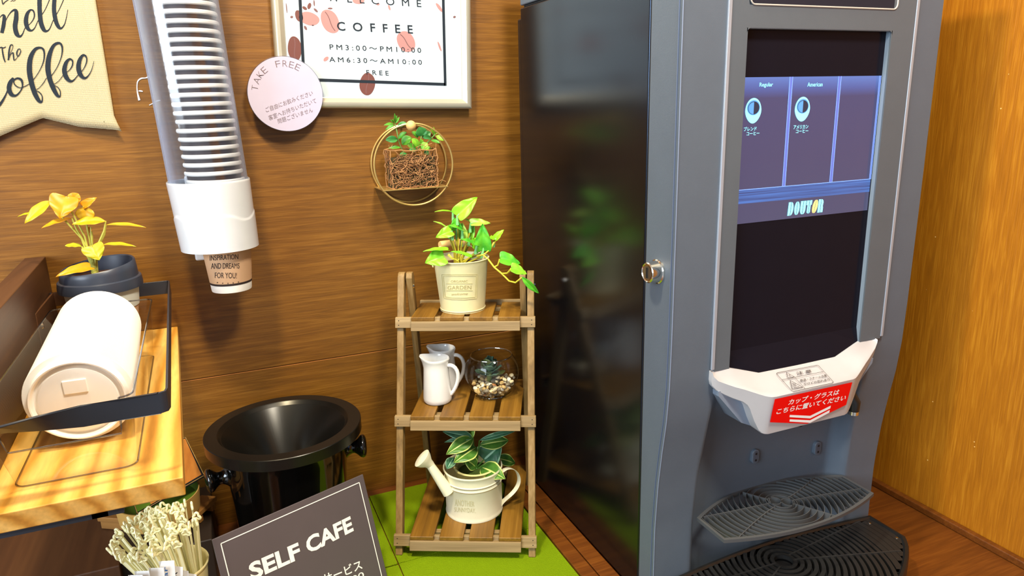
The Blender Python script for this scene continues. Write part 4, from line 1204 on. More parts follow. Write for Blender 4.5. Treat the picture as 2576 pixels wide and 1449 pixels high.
for i, (b_, t_, wd, yo, te) in enumerate(vl):
    bp_ = at(*z5(*b_), YC); tp_ = at(*z5(*t_), YC + yo)
    lf = leafobj('leaf', wc, bp_, tp_, wd, (-0.2, -0.75, 0.6), [V3, V4] if te else [V1, V2], kind='lance' if i not in (7,) else 'heart', fold=0.15, droop=0.22, nv=13, stripe=st9)
    rt = ip + V((random.uniform(-.002, .002), random.uniform(-.002, .002), 0.060))
    MB().tube([bp_, (bp_ + rt) / 2 + V((0, -0.002, 0.002)), rt], [0.0009, 0.0012, 0.0016], 6).build('stem', V1, wc)

# ------------------------------------------------------------------ coffee grounds bucket
kc = V((0.0562, -0.1020, 0.0))
kb = thing('grounds_bucket', 'glossy black bucket with a black steel funnel lid standing against the back wall', 'bucket', tuple(kc))
mb = MB().lathe([(0, 0.0005), (0.072, 0.0005), (0.076, 0.004), (0.0765, 0.02), (0.080, 0.10), (0.086, 0.165), (0.092, 0.188), (0.094, 0.192), (0.090, 0.192), (0.086, 0.18), (0.0, 0.02)], kc, 72)
bk = mb.build('pail', M_bucket, kb)
lid = MB().lathe([(0.104, 0.1895), (0.1084, 0.1895), (0.1084, 0.2044), (0.1076, 0.2052), (0.0905, 0.2052), (0.0890, 0.2040), (0.0300, 0.120), (0.026, 0.112), (0.0255, 0.090), (0.0245, 0.090), (0.025, 0.112), (0.029, 0.1215), (0.0855, 0.1995), (0.104, 0.200), (0.104, 0.1895)], kc, 96).build('funnel_lid', M_steelb, kb)
for u, v, uu, vv in ((905, 1118, 862, 1135), (537, 1188, 575, 1180)):
    e = at(u, v, kc.y - (0.02 if u > 700 else 0.015)); d = V((e.x - kc.x, e.y - kc.y, 0)); ln = d.length; d.normalize()
    q_ = V((0, 0, 1)).rotation_difference(d).to_matrix().to_4x4()
    z_ = 0.158 if u > 700 else 0.150
    MB().lathe([(0.020, -0.004), (0.0160, -0.001), (0.0130, 0.0015), (0.0108, 0.0045), (0.0094, 0.0075), (0.0090, 0.0105), (0.0100, 0.0135), (0.0125, 0.0165), (0.0152, 0.0190), (0.0168, 0.0215), (0.0172, 0.0240), (0.0164, 0.0262), (0.0140, 0.0280), (0.0100, 0.0292), (0.0050, 0.0297), (0.0, 0.0298)], V((kc.x, kc.y, z_)) + d * 0.084, 32, M=q_).build('knob', M_bucket, kb)

# ------------------------------------------------------------------ self cafe sign
TLs = V((-0.0488, -0.2755, 0.153)); TRs = V((0.1463, -0.1983, 0.153))
sa_ = (TRs - TLs).normalized(); nb = V((-sa_.y, sa_.x, 0)); l_ = math.radians(16.3)
sdn = (V((0, 0, -1)) * math.cos(l_) - nb * math.sin(l_)).normalized()
sn = sa_.cross(-sdn).normalized()
if sn.y > 0: sn = -sn
SH = (0.153 - 0.0005) / math.cos(l_) - 0.001
sg = thing('self_cafe_sign', 'charcoal sign board with white SELF CAFE lettering leaning in front of the bucket', 'sign', tuple((TLs + TRs) / 2 + sdn * SH))
MB().prism([TLs, TRs, TRs + sdn * SH, TLs + sdn * SH], -sn * 0.0022).build('board', M_sign, sg, bevel=0.0006)
S = lambda u, v: atp(u, v, TLs, sn) + sn * 0.0004
zz_ = lambda x, y: S(520 + x / 5.3667, 1180 + y / 5.3667)
mb = MB(); wv_ = TRs - TLs
ins = 0.0085
pA, pB = TLs + sa_ * ins + sdn * ins * 1.0 + sn * .0004, TRs - sa_ * ins + sdn * ins + sn * .0004
pC_, pD = TRs - sa_ * ins + sdn * (SH - ins) + sn * .0004, TLs + sa_ * ins + sdn * (SH - ins) + sn * .0004
poly(mb, [pA, pB, pC_, pD], 0.0012, sn)
def stext(body, a, b, h, **k): put(mb, body, zz_(*a), zz_(*b), -sdn, h, **k)
hS = (zz_(1090, 1075) - zz_(1145, 1275)).length
stext('SELF', (608, 1510), (1282, 1202), hS * 1.08, bold=0.035)
stext('CAFE', (1370, 1150), (1985, 835), hS * 1.08, bold=0.035)
stext('コーヒーサービス', (1010, 1800), (2105, 1345), 0.0135, bold=0.012)
stext('3:00～10:00', (1250, 1860), (2130, 1460), 0.0085, bold=0.005)
mb.build('lettering', M_signink, sg)
# support foot behind the sign
MB().prism([(TLs + TRs) / 2 + sdn * 0.03 - sn * 0.0022 + sa_ * d for d in (-0.02, 0.02)] + [((TLs + TRs) / 2 + sdn * 0.03 - sn * 0.0022 + sa_ * d) + V((-sn.x * .055, -sn.y * .055, -0.122)) for d in (0.02, -0.02)], sa_.cross(sn) * 0.0 + nb * 0.0012).build('easel_foot', M_sign, sg)

# ------------------------------------------------------------------ stirrers and sugar
cu_c = V((-0.0963, -0.2558, 0.0))
cu = thing('stirrer_cup', 'cream paper cup holding the stirrers beside the charcoal sign', 'paper cup', tuple(cu_c))
MB().lathe([(0, 0.004), (0.028, 0.004), (0.0285, 0.0005), (0.029, 0.0005), (0.0385, 0.1165), (0.0402, 0.118), (0.0405, 0.120), (0.0395, 0.1215), (0.0382, 0.120), (0.0375, 0.116), (0.0283, 0.006), (0, 0.006)], cu_c, 56).build('cup', mat('cream_paper_cup', lin(236, 222, 160), 0.5), cu)
def clover(mb):
    """stirrer standing on its end: stick 0.165 long with a looped clover head"""
    mb.box((-0.0015, -0.0008, 0.0), (0.0015, 0.0008, 0.165))
    P = []
    for i in range(36):
        a = 2 * PI * i / 36; r = 0.0038 + 0.0013 * math.cos(3 * (a - PI / 2))
        P.append(V((r * math.cos(a), 0, 0.1685 + r * math.sin(a))))
    mb.tube(P, 0.00135, 6, closed=True, up=(0, 1, 0))
    return mb
st0 = None; random.seed(11); k = 0; used_ = []
while k < 78:
    rr_ = math.sqrt(random.random()); an = random.uniform(0, 2 * PI)
    top = V((-0.112 + 0.050 * rr_ * math.cos(an), -0.262 + 0.052 * rr_ * math.sin(an), 0))
    if any((top - q).length < 0.0055 for q in used_): 
        if random.random() < 0.97: continue
    used_.append(top)
    bx = V((cu_c.x + 0.0200 + (top.x + 0.112) * 0.10, cu_c.y + 0.006 + (top.y + 0.262) * 0.20, 0.008))
    d = V((top.x - bx.x, top.y - bx.y, 0)); 
    # keep the stick inside the rim
    f = (0.118 - 0.008) / 0.16
    rim = V((bx.x + d.x * f - cu_c.x, bx.y + d.y * f - cu_c.y, 0))
    if rim.length > 0.0350: d *= 0.0350 / rim.length * 0.98
    hz = math.sqrt(max(0.165 ** 2 - d.x ** 2 - d.y ** 2, 0.01)); dr = V((d.x, d.y, hz)).normalized()
    q_ = V((0, 0, 1)).rotation_difference(dr).to_euler('XYZ')
    if st0 is None:
        st0 = clover(MB()).build('stirrer', M_stick)
        tag(st0, 'pale yellow plastic stirrer with a looped clover head standing in the cream cup', 'stirrer', 'clover headed stirrers in the cream cup'); o = st0
    else:
        o = st0.copy(); C.objects.link(o)
    Rz = Matrix.Rotation(random.uniform(0, PI), 4, 'Z'); 
    o.rotation_euler = (V((0, 0, 1)).rotation_difference(dr).to_matrix().to_4x4() @ Rz).to_euler(); o.location = bx + V((0, 0, random.uniform(0, 0.008)))
    k += 1
# sugar packets in a second cup in front
sc2 = V((-0.102, -0.345, 0.0))
scp = thing('sugar_cup', 'white paper cup of sugar packets at the bottom edge in front of the stirrers', 'paper cup', tuple(sc2))
MB().lathe([(0, 0.004), (0.025, 0.004), (0.026, 0.0005), (0.035, 0.088), (0.037, 0.090), (0.036, 0.092), (0.0345, 0.090), (0.0255, 0.006), (0, 0.006)], sc2, 48).build('cup', M_paper, scp)
pk = [((322, 1447), (345, 1443), .05, -.06), ((338, 1437), (362, 1433), .0, .02), ((374, 1429), (400, 1426), .03, .1), ((400, 1412), (432, 1414), .12, .0), ((425, 1422), (446, 1416), .3, .0), ((440, 1432), (458, 1418), .2, .05), ((462, 1440), (480, 1430), .3, .0)]
for i, (a, b, tilt, ti2) in enumerate(pk):
    yy = sc2.y - 0.012 + 0.004 * i
    A_ = at(a[0], a[1], yy); Bq = at(b[0], b[1], yy - 0.004)
    w_ = (Bq - A_); up = V((tilt * 0.5, 0.12 - 0.05 * (i % 3), 1)).normalized(); w_ = (w_ - up * w_.dot(up)); w_ = w_.normalized() * 0.0155
    hh = 0.075
    tsg = thing('sugar_packet', ['white sugar packet at the far left of the sugar cup', 'white sugar packet second from the left in the sugar cup', 'blank white sugar packet left of the blue printed one', 'white sugar packet with upright blue lettering', 'white sugar packet with dark blue lettering behind the others', 'white sugar packet with small dark lettering', 'white sugar packet leaning right with slanted blue lettering'][i], 'sugar packet', tuple(A_ - up * hh), 0, 'sugar packets')
    nn = w_.normalized().cross(up)
    if nn.y > 0: nn = -nn
    def pf_(s_, t, A_=A_, w_=w_, up=up, nn=nn):
        puff = 0.0022 * math.sin(PI * s_) * math.sin(PI * min(1, max(0, t)))
        return A_ + w_ * s_ - up * hh * (1 - t) + nn * puff
    pk_ = MB(); pk_.grid(lambda s_, t: pf_(s_, t), 6, 10); pk_.grid(lambda s_, t: pf_(s_, t) - nn * 0.0044 * math.sin(PI * s_) * math.sin(PI * t), 6, 10)
    pko = pk_.build('wrapper', M_paper, tsg)
    if i >= 3:
        tm = MB(); put_fn(tm, ['', '', '', 'Sugar', 'SUGAR', 'sugar 3g', 'Sugar'][i], lambda s_, t, pf_=pf_, nn=nn: pf_(0.25 + 0.4 * (1 - t), 0.50 + 0.42 * s_) + nn * 0.0004)
        tm.build('print', M_blueink if i in (3, 6) else M_inkn, pko)

# ------------------------------------------------------------------ riser, pallet, round bowl and card on the left
rs = MB().box((-0.46, -0.17, 0.0003), (-0.165, WY - 0.002, 0.085))
o = rs.build('riser_box', M_brown, bevel=0.002)
tag(origin(o, (-0.31, -0.075, 0)), 'dark brown wooden riser box behind the stirrers at the far left', 'box')
th_ = math.radians(-32.7)
pal = thing('wooden_pallet', 'small tan slatted wooden pallet under the green lined bowl', 'pallet', (-0.1230, -0.0745, 0.086), th_)
for k, (a, b) in enumerate(((-0.0685, -0.030), (-0.028, 0.012), (0.014, 0.040), (0.044, 0.0685))):
    MB().box((a, -0.036, 0.012), (b, 0.036, 0.0195)).build('slat', M_pallet, pal, world=False, bevel=0.001)
for y in (-0.034, -0.004, 0.026):
    MB().box((-0.066, y, -0.0), (0.066, y + 0.008, 0.012)).build('runner', M_pallet, pal, world=False, bevel=0.0008)
o = MB().box((-0.168, -0.16, 0.0003), (-0.055, -0.005, 0.0855)).build('display_block', mat('near_black_block', lin(44, 32, 22), 0.5), bevel=0.002)
tag(origin(o, (-0.11, -0.08, 0)), 'dark block carrying the tan pallet between the riser box and the bucket', 'block')
bw = V((-0.1175, -0.103, 0.1062))
rb = thing('round_bowl', 'round tan bowl with a bright green inside on the tan pallet under the pine board', 'bowl', tuple(bw))
MB().lathe([(0, 0.0), (0.046, 0.0), (0.0505, 0.004), (0.0525, 0.026), (0.0530, 0.0325), (0.0515, 0.0325), (0.049, 0.010), (0, 0.008)], bw, 56).build('wall', M_tan, rb)
MB().lathe([(0.0514, 0.0320), (0.0500, 0.024), (0.047, 0.0215), (0, 0.0215)], bw, 56).build('green_lining', M_grn, rb)
# picture card lying across the bowl
zc_ = 0.158
c0 = atz(516, 1197, zc_ - 0.006); c1 = atz(345, 1295, zc_ - 0.012); c2 = atz(467, 1098, zc_ + 0.014)
c3 = c1 + (c2 - c0)
cn = (c1 - c0).cross(c2 - c0).normalized()
if cn.z < 0: cn = -cn
card = thing('picture_card', 'wood patterned card with a green corner lying across the round tan bowl', 'card', tuple((c0 + c1) / 2))
MB().prism([c0, c1, c3, c2], -cn * 0.0012).build('backing', M_dark, card)
mb = MB(); i0 = lambda a, b, k=0.0003: c0 + (c1 - c0) * a + (c2 - c0) * b + cn * k
mb.add([i0(.04, .06), i0(.80, .04), i0(.86, .96), i0(.02, .96)], [(0, 1, 2, 3)], 0)
mb.add([i0(.80, .04), i0(.985, .04), i0(.985, .97), i0(.86, .96)], [(0, 1, 2, 3)], 1)
mb.build('picture', [M_orange, M_grn], card)
mb = MB(); P = [i0(0.008, .015, .0004), i0(.992, .015, .0004), i0(.992, .985, .0004), i0(.008, .985, .0004)]
poly(mb, P, 0.0009, cn); mb.build('white_edge', M_tan, card)
# black box at the lower left
o = MB().box((-0.235, -0.26, 0.0003), (-0.150, -0.178, 0.045)).box((-0.232, -0.257, 0.0445), (-0.153, -0.181, 0.0452), 1).build('black_tray_box', [mat('dark_smoky_plastic', lin(52, 44, 34), 0.2), mat('dark_inside', lin(26, 20, 14), 0.5)], bevel=0.0015)
tag(origin(o, (-0.19, -0.22, 0)), 'low dark smoky plastic box left of the stirrer cup', 'box')

# ------------------------------------------------------------------ pine shelf board, panel and rail on the left
yw = -0.035       # the whole little shelf stands a touch askew
def rot(p, c=(-0.07, 0.02)):
    x, y, z = p; dx, dy = x - c[0], y - c[1]; a = 0.035
    return V((c[0] + dx * math.cos(a) - dy * math.sin(a) * 1.0, c[1] + dx * math.sin(a) * 0.0 + dy, z))
ZB = 0.3384
bd = thing('pine_shelf_board', 'light yellow pine shelf board carrying the acrylic lid tray on the left', 'shelf board', (-0.18, -0.22, ZB - 0.018))
def shear(p): return V((p[0] - (p[1] - 0.018) * 0.0353, p[1], p[2]))
mb = MB(); mb.box((-0.2416, -0.4757, ZB - 0.0175), (-0.0695, 0.018, ZB)); mb.v = [shear(p) for p in mb.v]
mb.build('board', M_board, bd, bevel=0.0012)
mb = MB()
for x in (-0.225, -0.13):
    mb.box((x - 0.012, -0.474, ZB - 0.0225), (x + 0.012, 0.018, ZB - 0.0177))
mb.box((-0.237, -0.474, ZB - 0.0225), (-0.13, -0.46, ZB - 0.0177))
mb.v = [shear(p) for p in mb.v]
mb.build('under_bracket', M_bsteel, bd)
mb = MB(); mb.box((-0.2416, -0.62, ZB + 0.0003), (-0.2175, 0.018, 0.4598)); mb.v = [shear(p) for p in mb.v]
o = mb.build('brown_side_panel', M_brown, bevel=0.001)
tag(origin(o, (-0.225, -0.2, ZB)), 'dark brown upright side panel at the far left edge of the pine board', 'panel')
rl = thing('guard_rail', 'black flat steel guard rail looping around the acrylic lid tray', 'rail', (-0.14, -0.22, 0.395))
ZR0, ZR1 = 0.3945, 0.4135
bR = [V((-0.2165, -0.004, 0)), V((-0.0765, -0.004, 0)), V((-0.0722, -0.0045, 0)), V((-0.0705, -0.009, 0)), V((-0.0560, -0.452, 0)), V((-0.0572, -0.4585, 0)), V((-0.0630, -0.4615, 0)), V((-0.120, -0.4625, 0)), V((-0.150, -0.4630, 0)), V((-0.175, -0.4632, 0)), V((-0.2165, -0.4635, 0))]
n = len(bR)
vs = []
for i, p in enumerate(bR):
    t = (bR[min(i + 1, n - 1)] - bR[max(i - 1, 0)]).normalized(); o_n = V((-t.y, t.x, 0))
    z0, z1 = ZR0, ZR1; tw = 0.0
    if i >= 7: tw = (0.0, 0.55, 0.95, 1.05)[i - 7]        # the strip twists flat towards the left
    c_ = V((p.x, p.y, (z0 + z1) / 2)); hv = V((0, -math.sin(tw), math.cos(tw))) * 0.0095; nv_ = V((0, math.cos(tw), math.sin(tw))) if i >= 7 else o_n
    for a, b in ((-1, -1), (1, -1), (1, 1), (-1, 1)):
        vs.append(c_ + hv * a + nv_ * 0.0011 * b)
fs = []
for i in range(n - 1):
    for j in range(4):
        fs.append((i * 4 + j, i * 4 + (j + 1) % 4, (i + 1) * 4 + (j + 1) % 4, (i + 1) * 4 + j))
fs += [(0, 1, 2, 3), ((n - 1) * 4 + 3, (n - 1) * 4 + 2, (n - 1) * 4 + 1, (n - 1) * 4)]
MB().add(vs, fs).build('strip', M_bsteel, rl, bevel=0.0006)
pa_ = MB().box((-0.2145, -0.118, 0.372), (-0.2120, -0.003, 0.4135)).box((-0.2145, -0.0055, 0.3945), (-0.17, -0.003, 0.4135)).build('mounting_plate', M_brown, rl, bevel=0.0006)
MB().lathe([(0.0045, 0), (0.0035, 0.0018), (0.0, 0.0024)], (-0.2120, -0.10, 0.394), 16, M=Matrix.Rotation(PI / 2, 4, 'Y')).build('screw', M_chrome, pa_)

# acrylic tray
tr_ = thing('acrylic_tray', 'clear acrylic tray holding the stack of white lids on the pine board', 'tray', (-0.14, -0.25, ZB + 0.0003))
def tray_ring(z, f, rad, k=5):
    """rounded rectangle, f = flare outwards"""
    x0, x1, y0, y1 = -0.1895 - f * 1.6, -0.0957 + f, -0.4345 - f * 2.6, -0.108 + f
    P = []
    for cx, cy, a0 in ((x1 - rad, y1 - rad, 0), (x0 + rad, y1 - rad, 90), (x0 + rad, y0 + rad, 180), (x1 - rad, y0 + rad, 270)):
        for i in range(k + 1):
            a = math.radians(a0 + 90 * i / k); px_, py_ = cx + rad * math.cos(a), cy + rad * math.sin(a); P.append(V((px_ - (py_ - 0.018) * 0.0113, py_, z)))
    return P
TZ0, TZ1 = ZB + 0.0005, 0.4120
def frontcut(p):
    """the front wall is cut down in the middle"""
    return p
nz = 8
rings = []
for i in range(nz + 1):
    t = i / nz; rings.append(tray_ring(lerp(TZ0, TZ1, t), 0.0075 * t, 0.010))
n = len(rings[0]); vs = [p for r in rings for p in r]
fs = []
for i in range(nz):
    for j in range(n):
        j2 = (j + 1) % n
        if j == 17 and i >= 4: continue      # open front
        fs.append((i * n + j, i * n + j2, (i + 1) * n + j2, (i + 1) * n + j))
mb = MB().add(vs, fs, 0, True); mb.add(rings[0], [tuple(range(n))])
mb.build('shell', M_acr, tr_)
mb = MB()
edge = rings[nz][18:] + rings[nz][:18]
lowr = [rings[i][18] for i in range(nz, 3, -1)]; lowl = [rings[i][17] for i in range(4, nz + 1)]
mb.tube(edge, 0.0009, 6)
mb.tube([rings[i][18] for i in range(nz, 3, -1)] + [rings[i][17] for i in range(4, nz + 1)], 0.0009, 6)
mb.tube(rings[0], 0.0009, 6, closed=True)
mb.build('edge', clear('acrylic_rim', (0.55, 0.56, 0.62, 1), 0.1, 0.15), tr_)
# stack of lids
random.seed(3)
NL = 66
ya, yb2 = -0.370, -0.1175
lidm = MB().lathe([(0.0, 0.0035), (0.028, 0.0035), (0.0325, 0.0028), (0.0345, -0.0004), (0.0365, -0.0008), (0.0385, 0.0048), (0.0398, 0.0050), (0.0404, 0.0), (0.0410, -0.0044), (0.0460, -0.0046), (0.0465, -0.0052), (0.0460, -0.0060), (0.0412, -0.0060), (0.0402, -0.0045), (0.0400, 0.0030), (0.0380, -0.0022), (0.036, -0.0018), (0.030, 0.0025), (0, 0.0025)], (0, 0, 0), 64)
lido = None
for i in range(NL):
    t = i / (NL - 1); y = lerp(ya, yb2, t); x = lerp(-0.1372, -0.1490, t) + 0.0; z = ZB + 0.0485
    lb = 'white plastic cup lid in the stack lying in the acrylic tray'
    if i == 0: lb = 'frontmost white plastic cup lid with a sipping tab facing the viewer'
    if i == 0:
        lt = thing('cup_lid', lb, 'cup lid', (x, y, z), 0, 'white cup lids in the acrylic tray')
        lt.rotation_euler = (PI / 2 + 0.12, 0, -0.035)
        lm = lidm.build('lid_disc', M_lid, lt, world=False)
        MB().box((-0.010, 0.008, 0.0033), (0.010, 0.022, 0.0050)).build('tab', M_lid, lm, world=False, bevel=0.001)
        MB().box((-0.004, -0.018, 0.0033), (0.012, -0.006, 0.0046)).build('tab', M_lid, lm, world=False, bevel=0.001)
    else:
        r = lt.copy(); C.objects.link(r); r.location = (x, y, z); r['label'] = lb
        c = lm.copy(); C.objects.link(c); c.parent = r

# ------------------------------------------------------------------ yellow plant in a lidded cup
yc = V((-0.1475, -0.0565, ZB + 0.0003))
yp = thing('cup_plant', 'yellow heart leaved plant growing out of a dark lidded takeaway cup', 'potted plant', tuple(yc))
cupm = MB().lathe([(0, 0.003), (0.031, 0.003), (0.0315, 0.0), (0.0322, 0.0), (0.0400, 0.060), (0.0435, 0.094)], yc, 56).build('cup', M_kraft, yp)
MB().lathe([(0.0412, 0.060), (0.0442, 0.090), (0.0440, 0.092)], yc, 56).build('white_sleeve', mat('pale_sleeve', lin(214, 218, 206), 0.6), cupm)
def tiltrim(p, an):
    k = sm((p.z - 0.102) / 0.012)
    return V((p.x, p.y, p.z + k * 0.0055 * math.cos(an - 0.6)))
MB().lathe([(0.0455, 0.0855), (0.0494, 0.0857), (0.0496, 0.0900), (0.0486, 0.0982), (0.0478, 0.0990), (0.0455, 0.0994), (0.0448, 0.108), (0.0438, 0.1150), (0.0425, 0.1165), (0.0412, 0.1150), (0.0405, 0.1080), (0.040, 0.100), (0.0, 0.100)], yc, 72, fn=tiltrim).build('lid', M_navy, yp)
Y1_ = leafmat('leaf_amber', lin(216, 132, 6), lin(206, 150, 14)); Y2_ = leafmat('leaf_yellow', lin(206, 158, 10), lin(178, 146, 14)); Y3_ = leafmat('leaf_yellow_green', lin(158, 164, 20), lin(190, 160, 16)); Ys = mat('yellow_green_stem', lin(188, 184, 72), 0.5)
YY = yc.y
yl = [((166, 494), (151, 550), .034, -.012, Y1_, (-.1, -.95, .3), 'heart'), ((196, 486), (180, 512), .016, -.002, Y1_, (-.1, -.95, .3), 'round'), ((130, 505), (62, 563), .016, -.004, Y3_, (-.3, -.8, .5), 'lance'), ((84, 536), (44, 546), .006, .005, Y3_, NUP, 'lance'),
      ((209, 519), (244, 497), .013, .006, Y1_, (.1, -.6, .7), 'heart'), ((216, 555), (214, 520), .022, 0, Y2_, (0, -.8, .6), 'round'), ((266, 556), (181, 565), .018, -.010, Y2_, (0, -.5, .85), 'lance'),
      ((181, 549), (104, 575), .011, -.006, Y1_, (0, -.4, .9), 'lance'), ((266, 566), (368, 573), .008, .004, Y2_, (0, -.4, .9), 'lance'), ((230, 618), (250, 655), .027, -.012, Y3_, (0, -.8, .6), 'heart'),
      ((206, 620), (163, 619), .012, 0, Y3_, NUP, 'round'), ((257, 616), (343, 621), .010, .002, Y3_, NUP, 'lance'), ((228, 672), (140, 697), .017, -.040, Y1_, (0, -.6, .8), 'heart'), ((228, 571), (224, 585), .008, .004, Y1_, NCAM, 'round')]
rt = yc + V((-0.004, -0.002, 0.102))
for i, (b_, t_, wd, yo, mt, nn, kd) in enumerate(yl):
    bp_ = at(b_[0], b_[1], YY + yo * .4); tp_ = at(t_[0], t_[1], YY + yo)
    leafobj('leaf', yp, bp_, tp_, wd, nn, mt, kind=kd, fold=0.12, droop=0.14)
    if i not in (1, 3, 12):
        md_ = bp_ * 0.5 + rt * 0.5; md_.x = md_.x * .5 + rt.x * .5
        MB().tube([bp_, bp_ + (rt - bp_) * .18, md_, rt + V((random.uniform(-.003, .003), random.uniform(-.003, .003), 0))], [0.0010, 0.0018 if i > 7 else .0011, 0.0011, 0.0014], 8).build('stem', Ys, yp)
MB().tube([rt + V((0, 0, -0.004)), rt + V((-0.001, 0, 0.022)), rt + V((-0.003, 0, 0.038))], [0.0042, 0.0036, 0.002], 12).build('trunk', mat('knobbly_stem', lin(160, 160, 64), 0.7, bump=0.8, bscale=300), yp)
MB().lathe([(0.0404, 0.1012), (0.0, 0.1014)], yc, 40).build('soil', M_soil, yp)

# ------------------------------------------------------------------ cup dispenser on the wall
dc = V((-0.0035, -0.0400, 0.0))
dp_ = thing('cup_dispenser', 'clear tube cup dispenser with a white plastic collar hanging on the wall', 'cup dispenser', (dc.x, WY, 0.46))
axx = lambda z: V((0.0030 - 0.045 * (z - 0.46), -0.0405, 0))      # hangs a touch askew
def tubef(z): return axx(z)
def sheary(mb, c0):
    mb.v = [V((p.x - 0.045 * (p.z - 0.46), p.y, p.z)) for p in mb.v]; return mb
CZ = V((0.0030, -0.0405, 0))
sheary(MB().lathe([(0.0505, 0.545), (0.0505, 1.25)], CZ, 72), 0).lathe([(0.0, 0.0)], CZ, 3) if False else None
mb = sheary(MB().lathe([(0.0503, 0.540), (0.0505, 1.22)], CZ, 80), 0); mb.build('tube', M_tube, dp_)
mb = sheary(MB().lathe([(0.0485, 1.22), (0.0485, 0.540)], CZ, 80), 0); mb.build('inner_wall', M_tube, dp_)
def colf(p, an):
    # raised wave across the collar
    zw = 0.5065 + -0.0045 * math.cos(4.7 * (an + PI / 2 - 0.06 - 0.41))
    k = sm((zw - p.z) / 0.0012)
    r = math.hypot(p.x, p.y); f = 1 + (0.0009 * k) / r if r > 0.048 else 1
    return V((p.x * f, p.y * f, p.z))
prc = [(0.0490, 0.4615), (0.0500, 0.4605)] + [(lerp(0.0500, 0.0530, i / 60), lerp(0.4612, 0.5530, i / 60)) for i in range(61)] + [(0.0525, 0.5545), (0.0515, 0.5535), (0.0508, 0.545), (0.0488, 0.4625)]
mb = sheary(MB().lathe(prc, CZ, 96, fn=colf), 0); mb.build('collar', M_white, dp_)
mb = sheary(MB().lathe([(0.0490, 0.463), (0.0400, 0.4625), (0.0385, 0.466), (0.0485, 0.468)], CZ, 60), 0); mb.build('bottom_ring', M_white, dp_)
MB().box((-0.032, -0.020, 0.4400), (0.012, WY - 0.001, 0.56)).build('wall_bracket', M_white, dp_, bevel=0.003)
MB().box((-0.03, -0.006, 0.56), (0.01, WY - 0.001, 1.20)).build('back_strip', M_white, dp_, bevel=0.002) if False else None
# cups: the lowest hangs out of the collar, the rest nest above it
cupg = 'paper cups stacked in the dispenser tube'
c0_ = thing('paper_cup', 'brown printed paper cup hanging lowest out of the white collar', 'paper cup', (0, 0, 0), 0, cupg)
def cupr(h): return 0.0268 + (0.0345 - 0.0268) * h / 0.086
def cwall(a, b, d=0.0, n=14): return [(cupr(lerp(a, b, i / n)) + d, lerp(a, b, i / n)) for i in range(n + 1)]
cbody = MB().lathe([(0, 0.004), (0.0255, 0.004), (0.0258, 0.0), (0.0266, 0.0)] + cwall(0.001, 0.086) + [(0.0358, 0.0862), (0.0368, 0.0875), (0.0366, 0.0890), (0.0356, 0.0898), (0.0346, 0.0885), (0.0335, 0.086), (0.0262, 0.005), (0, 0.005)], (0, 0, 0), 64).build('cup_body', M_paper, c0_, world=False)
MB().lathe(cwall(0.0135, 0.084, 0.0002), (0, 0, 0), 64).build('printed_sleeve', M_kraft, c0_, world=False)
MB().lathe(cwall(0.0105, 0.0135, 0.0003, 2), (0, 0, 0), 64).build('dark_stripe', M_ink, c0_, world=False)
cb = V((0.0108 - 0.0, -0.0400, 0.3990))
c0_.location = cb; WM[c0_.name] = Matrix.Translation(cb)
cpt = lambda u, v: potpt(u, v, 0.0006, cb, 0.0268, 0.0345, 0.0, 0.086)
zc4 = lambda x, y: (400 + x / 4.5286, 440 + y / 4.5286)
mb = MB()
put_fn(mb, 'INSPIRATION', wallfn(zc4(578, 978), zc4(902, 960), zc4(578, 918), zc4(902, 902), cpt))
put_fn(mb, 'AND DREAMS', wallfn(zc4(592, 1072), zc4(918, 1065), zc4(592, 1005), zc4(918, 1005), cpt))
put_fn(mb, 'FOR YOU!', wallfn(zc4(636, 1175), zc4(886, 1180), zc4(636, 1112), zc4(886, 1115), cpt))
for i in range(5):
    x0_, y0_ = 665 + 60 * i, 1226 + [0, 8, 10, 4, -6][i]
    mb.add([cpt(*zc4(x0_ + (10 if j % 2 == 0 else 4) * math.sin(PI * j / 5), y0_ - (10 if j % 2 == 0 else 4) * math.cos(PI * j / 5))) for j in range(10)], [tuple(range(10))])
mb.build('cup_print', M_ink, c0_)
c1_ = thing('paper_cup', 'striped white and dark paper cup nested in the clear dispenser tube', 'paper cup', (0.0, 0.0, 0.0), 0, cupg)
MB().lathe([(0.0255, 0.0), (0.0266, 0.0)] + cwall(0.001, 0.086) + [(0.0358, 0.0845), (0.0371, 0.0856), (0.0375, 0.0874), (0.0371, 0.0892), (0.0358, 0.0902), (0.0346, 0.0888), (0.0335, 0.086), (0.0262, 0.005)], (0, 0, 0), 48).build('cup_body', M_paper, c1_, world=False)
MB().lathe(cwall(0.074, 0.0842, 0.0003, 2), (0, 0, 0), 48).build('dark_sleeve', M_band, c1_, world=False)
NC = 42
for i in range(1, NC):
    z = cb.z + 0.0112 * i; p = V((cb.x - 0.0005 * i, -0.0400, z))
    if i == 1: c1_.location = p
    else:
        r = dup(c1_, p, (random.uniform(-.006, .006), random.uniform(-.006, .006), random.uniform(0, 6)))

# ------------------------------------------------------------------ poster
PY = 0.006
fr_ = thing('framed_poster', 'framed white welcome coffee poster with opening hours on the back wall', 'poster', (0.25, WY, 0.70))
BR = at(1188, 274.5, 0.004); BL_ = at(805, 272.5, 0.004)
ux = (BR - BL_).normalized(); uz = V((-ux.z, 0, ux.x)); PW = 0.296; PH = 0.40
BLc = BR - ux * PW
def PP(s_, t, y=0.004): p = BLc + ux * s_ + uz * t; return V((p.x, y, p.z))
FWd = 0.0158
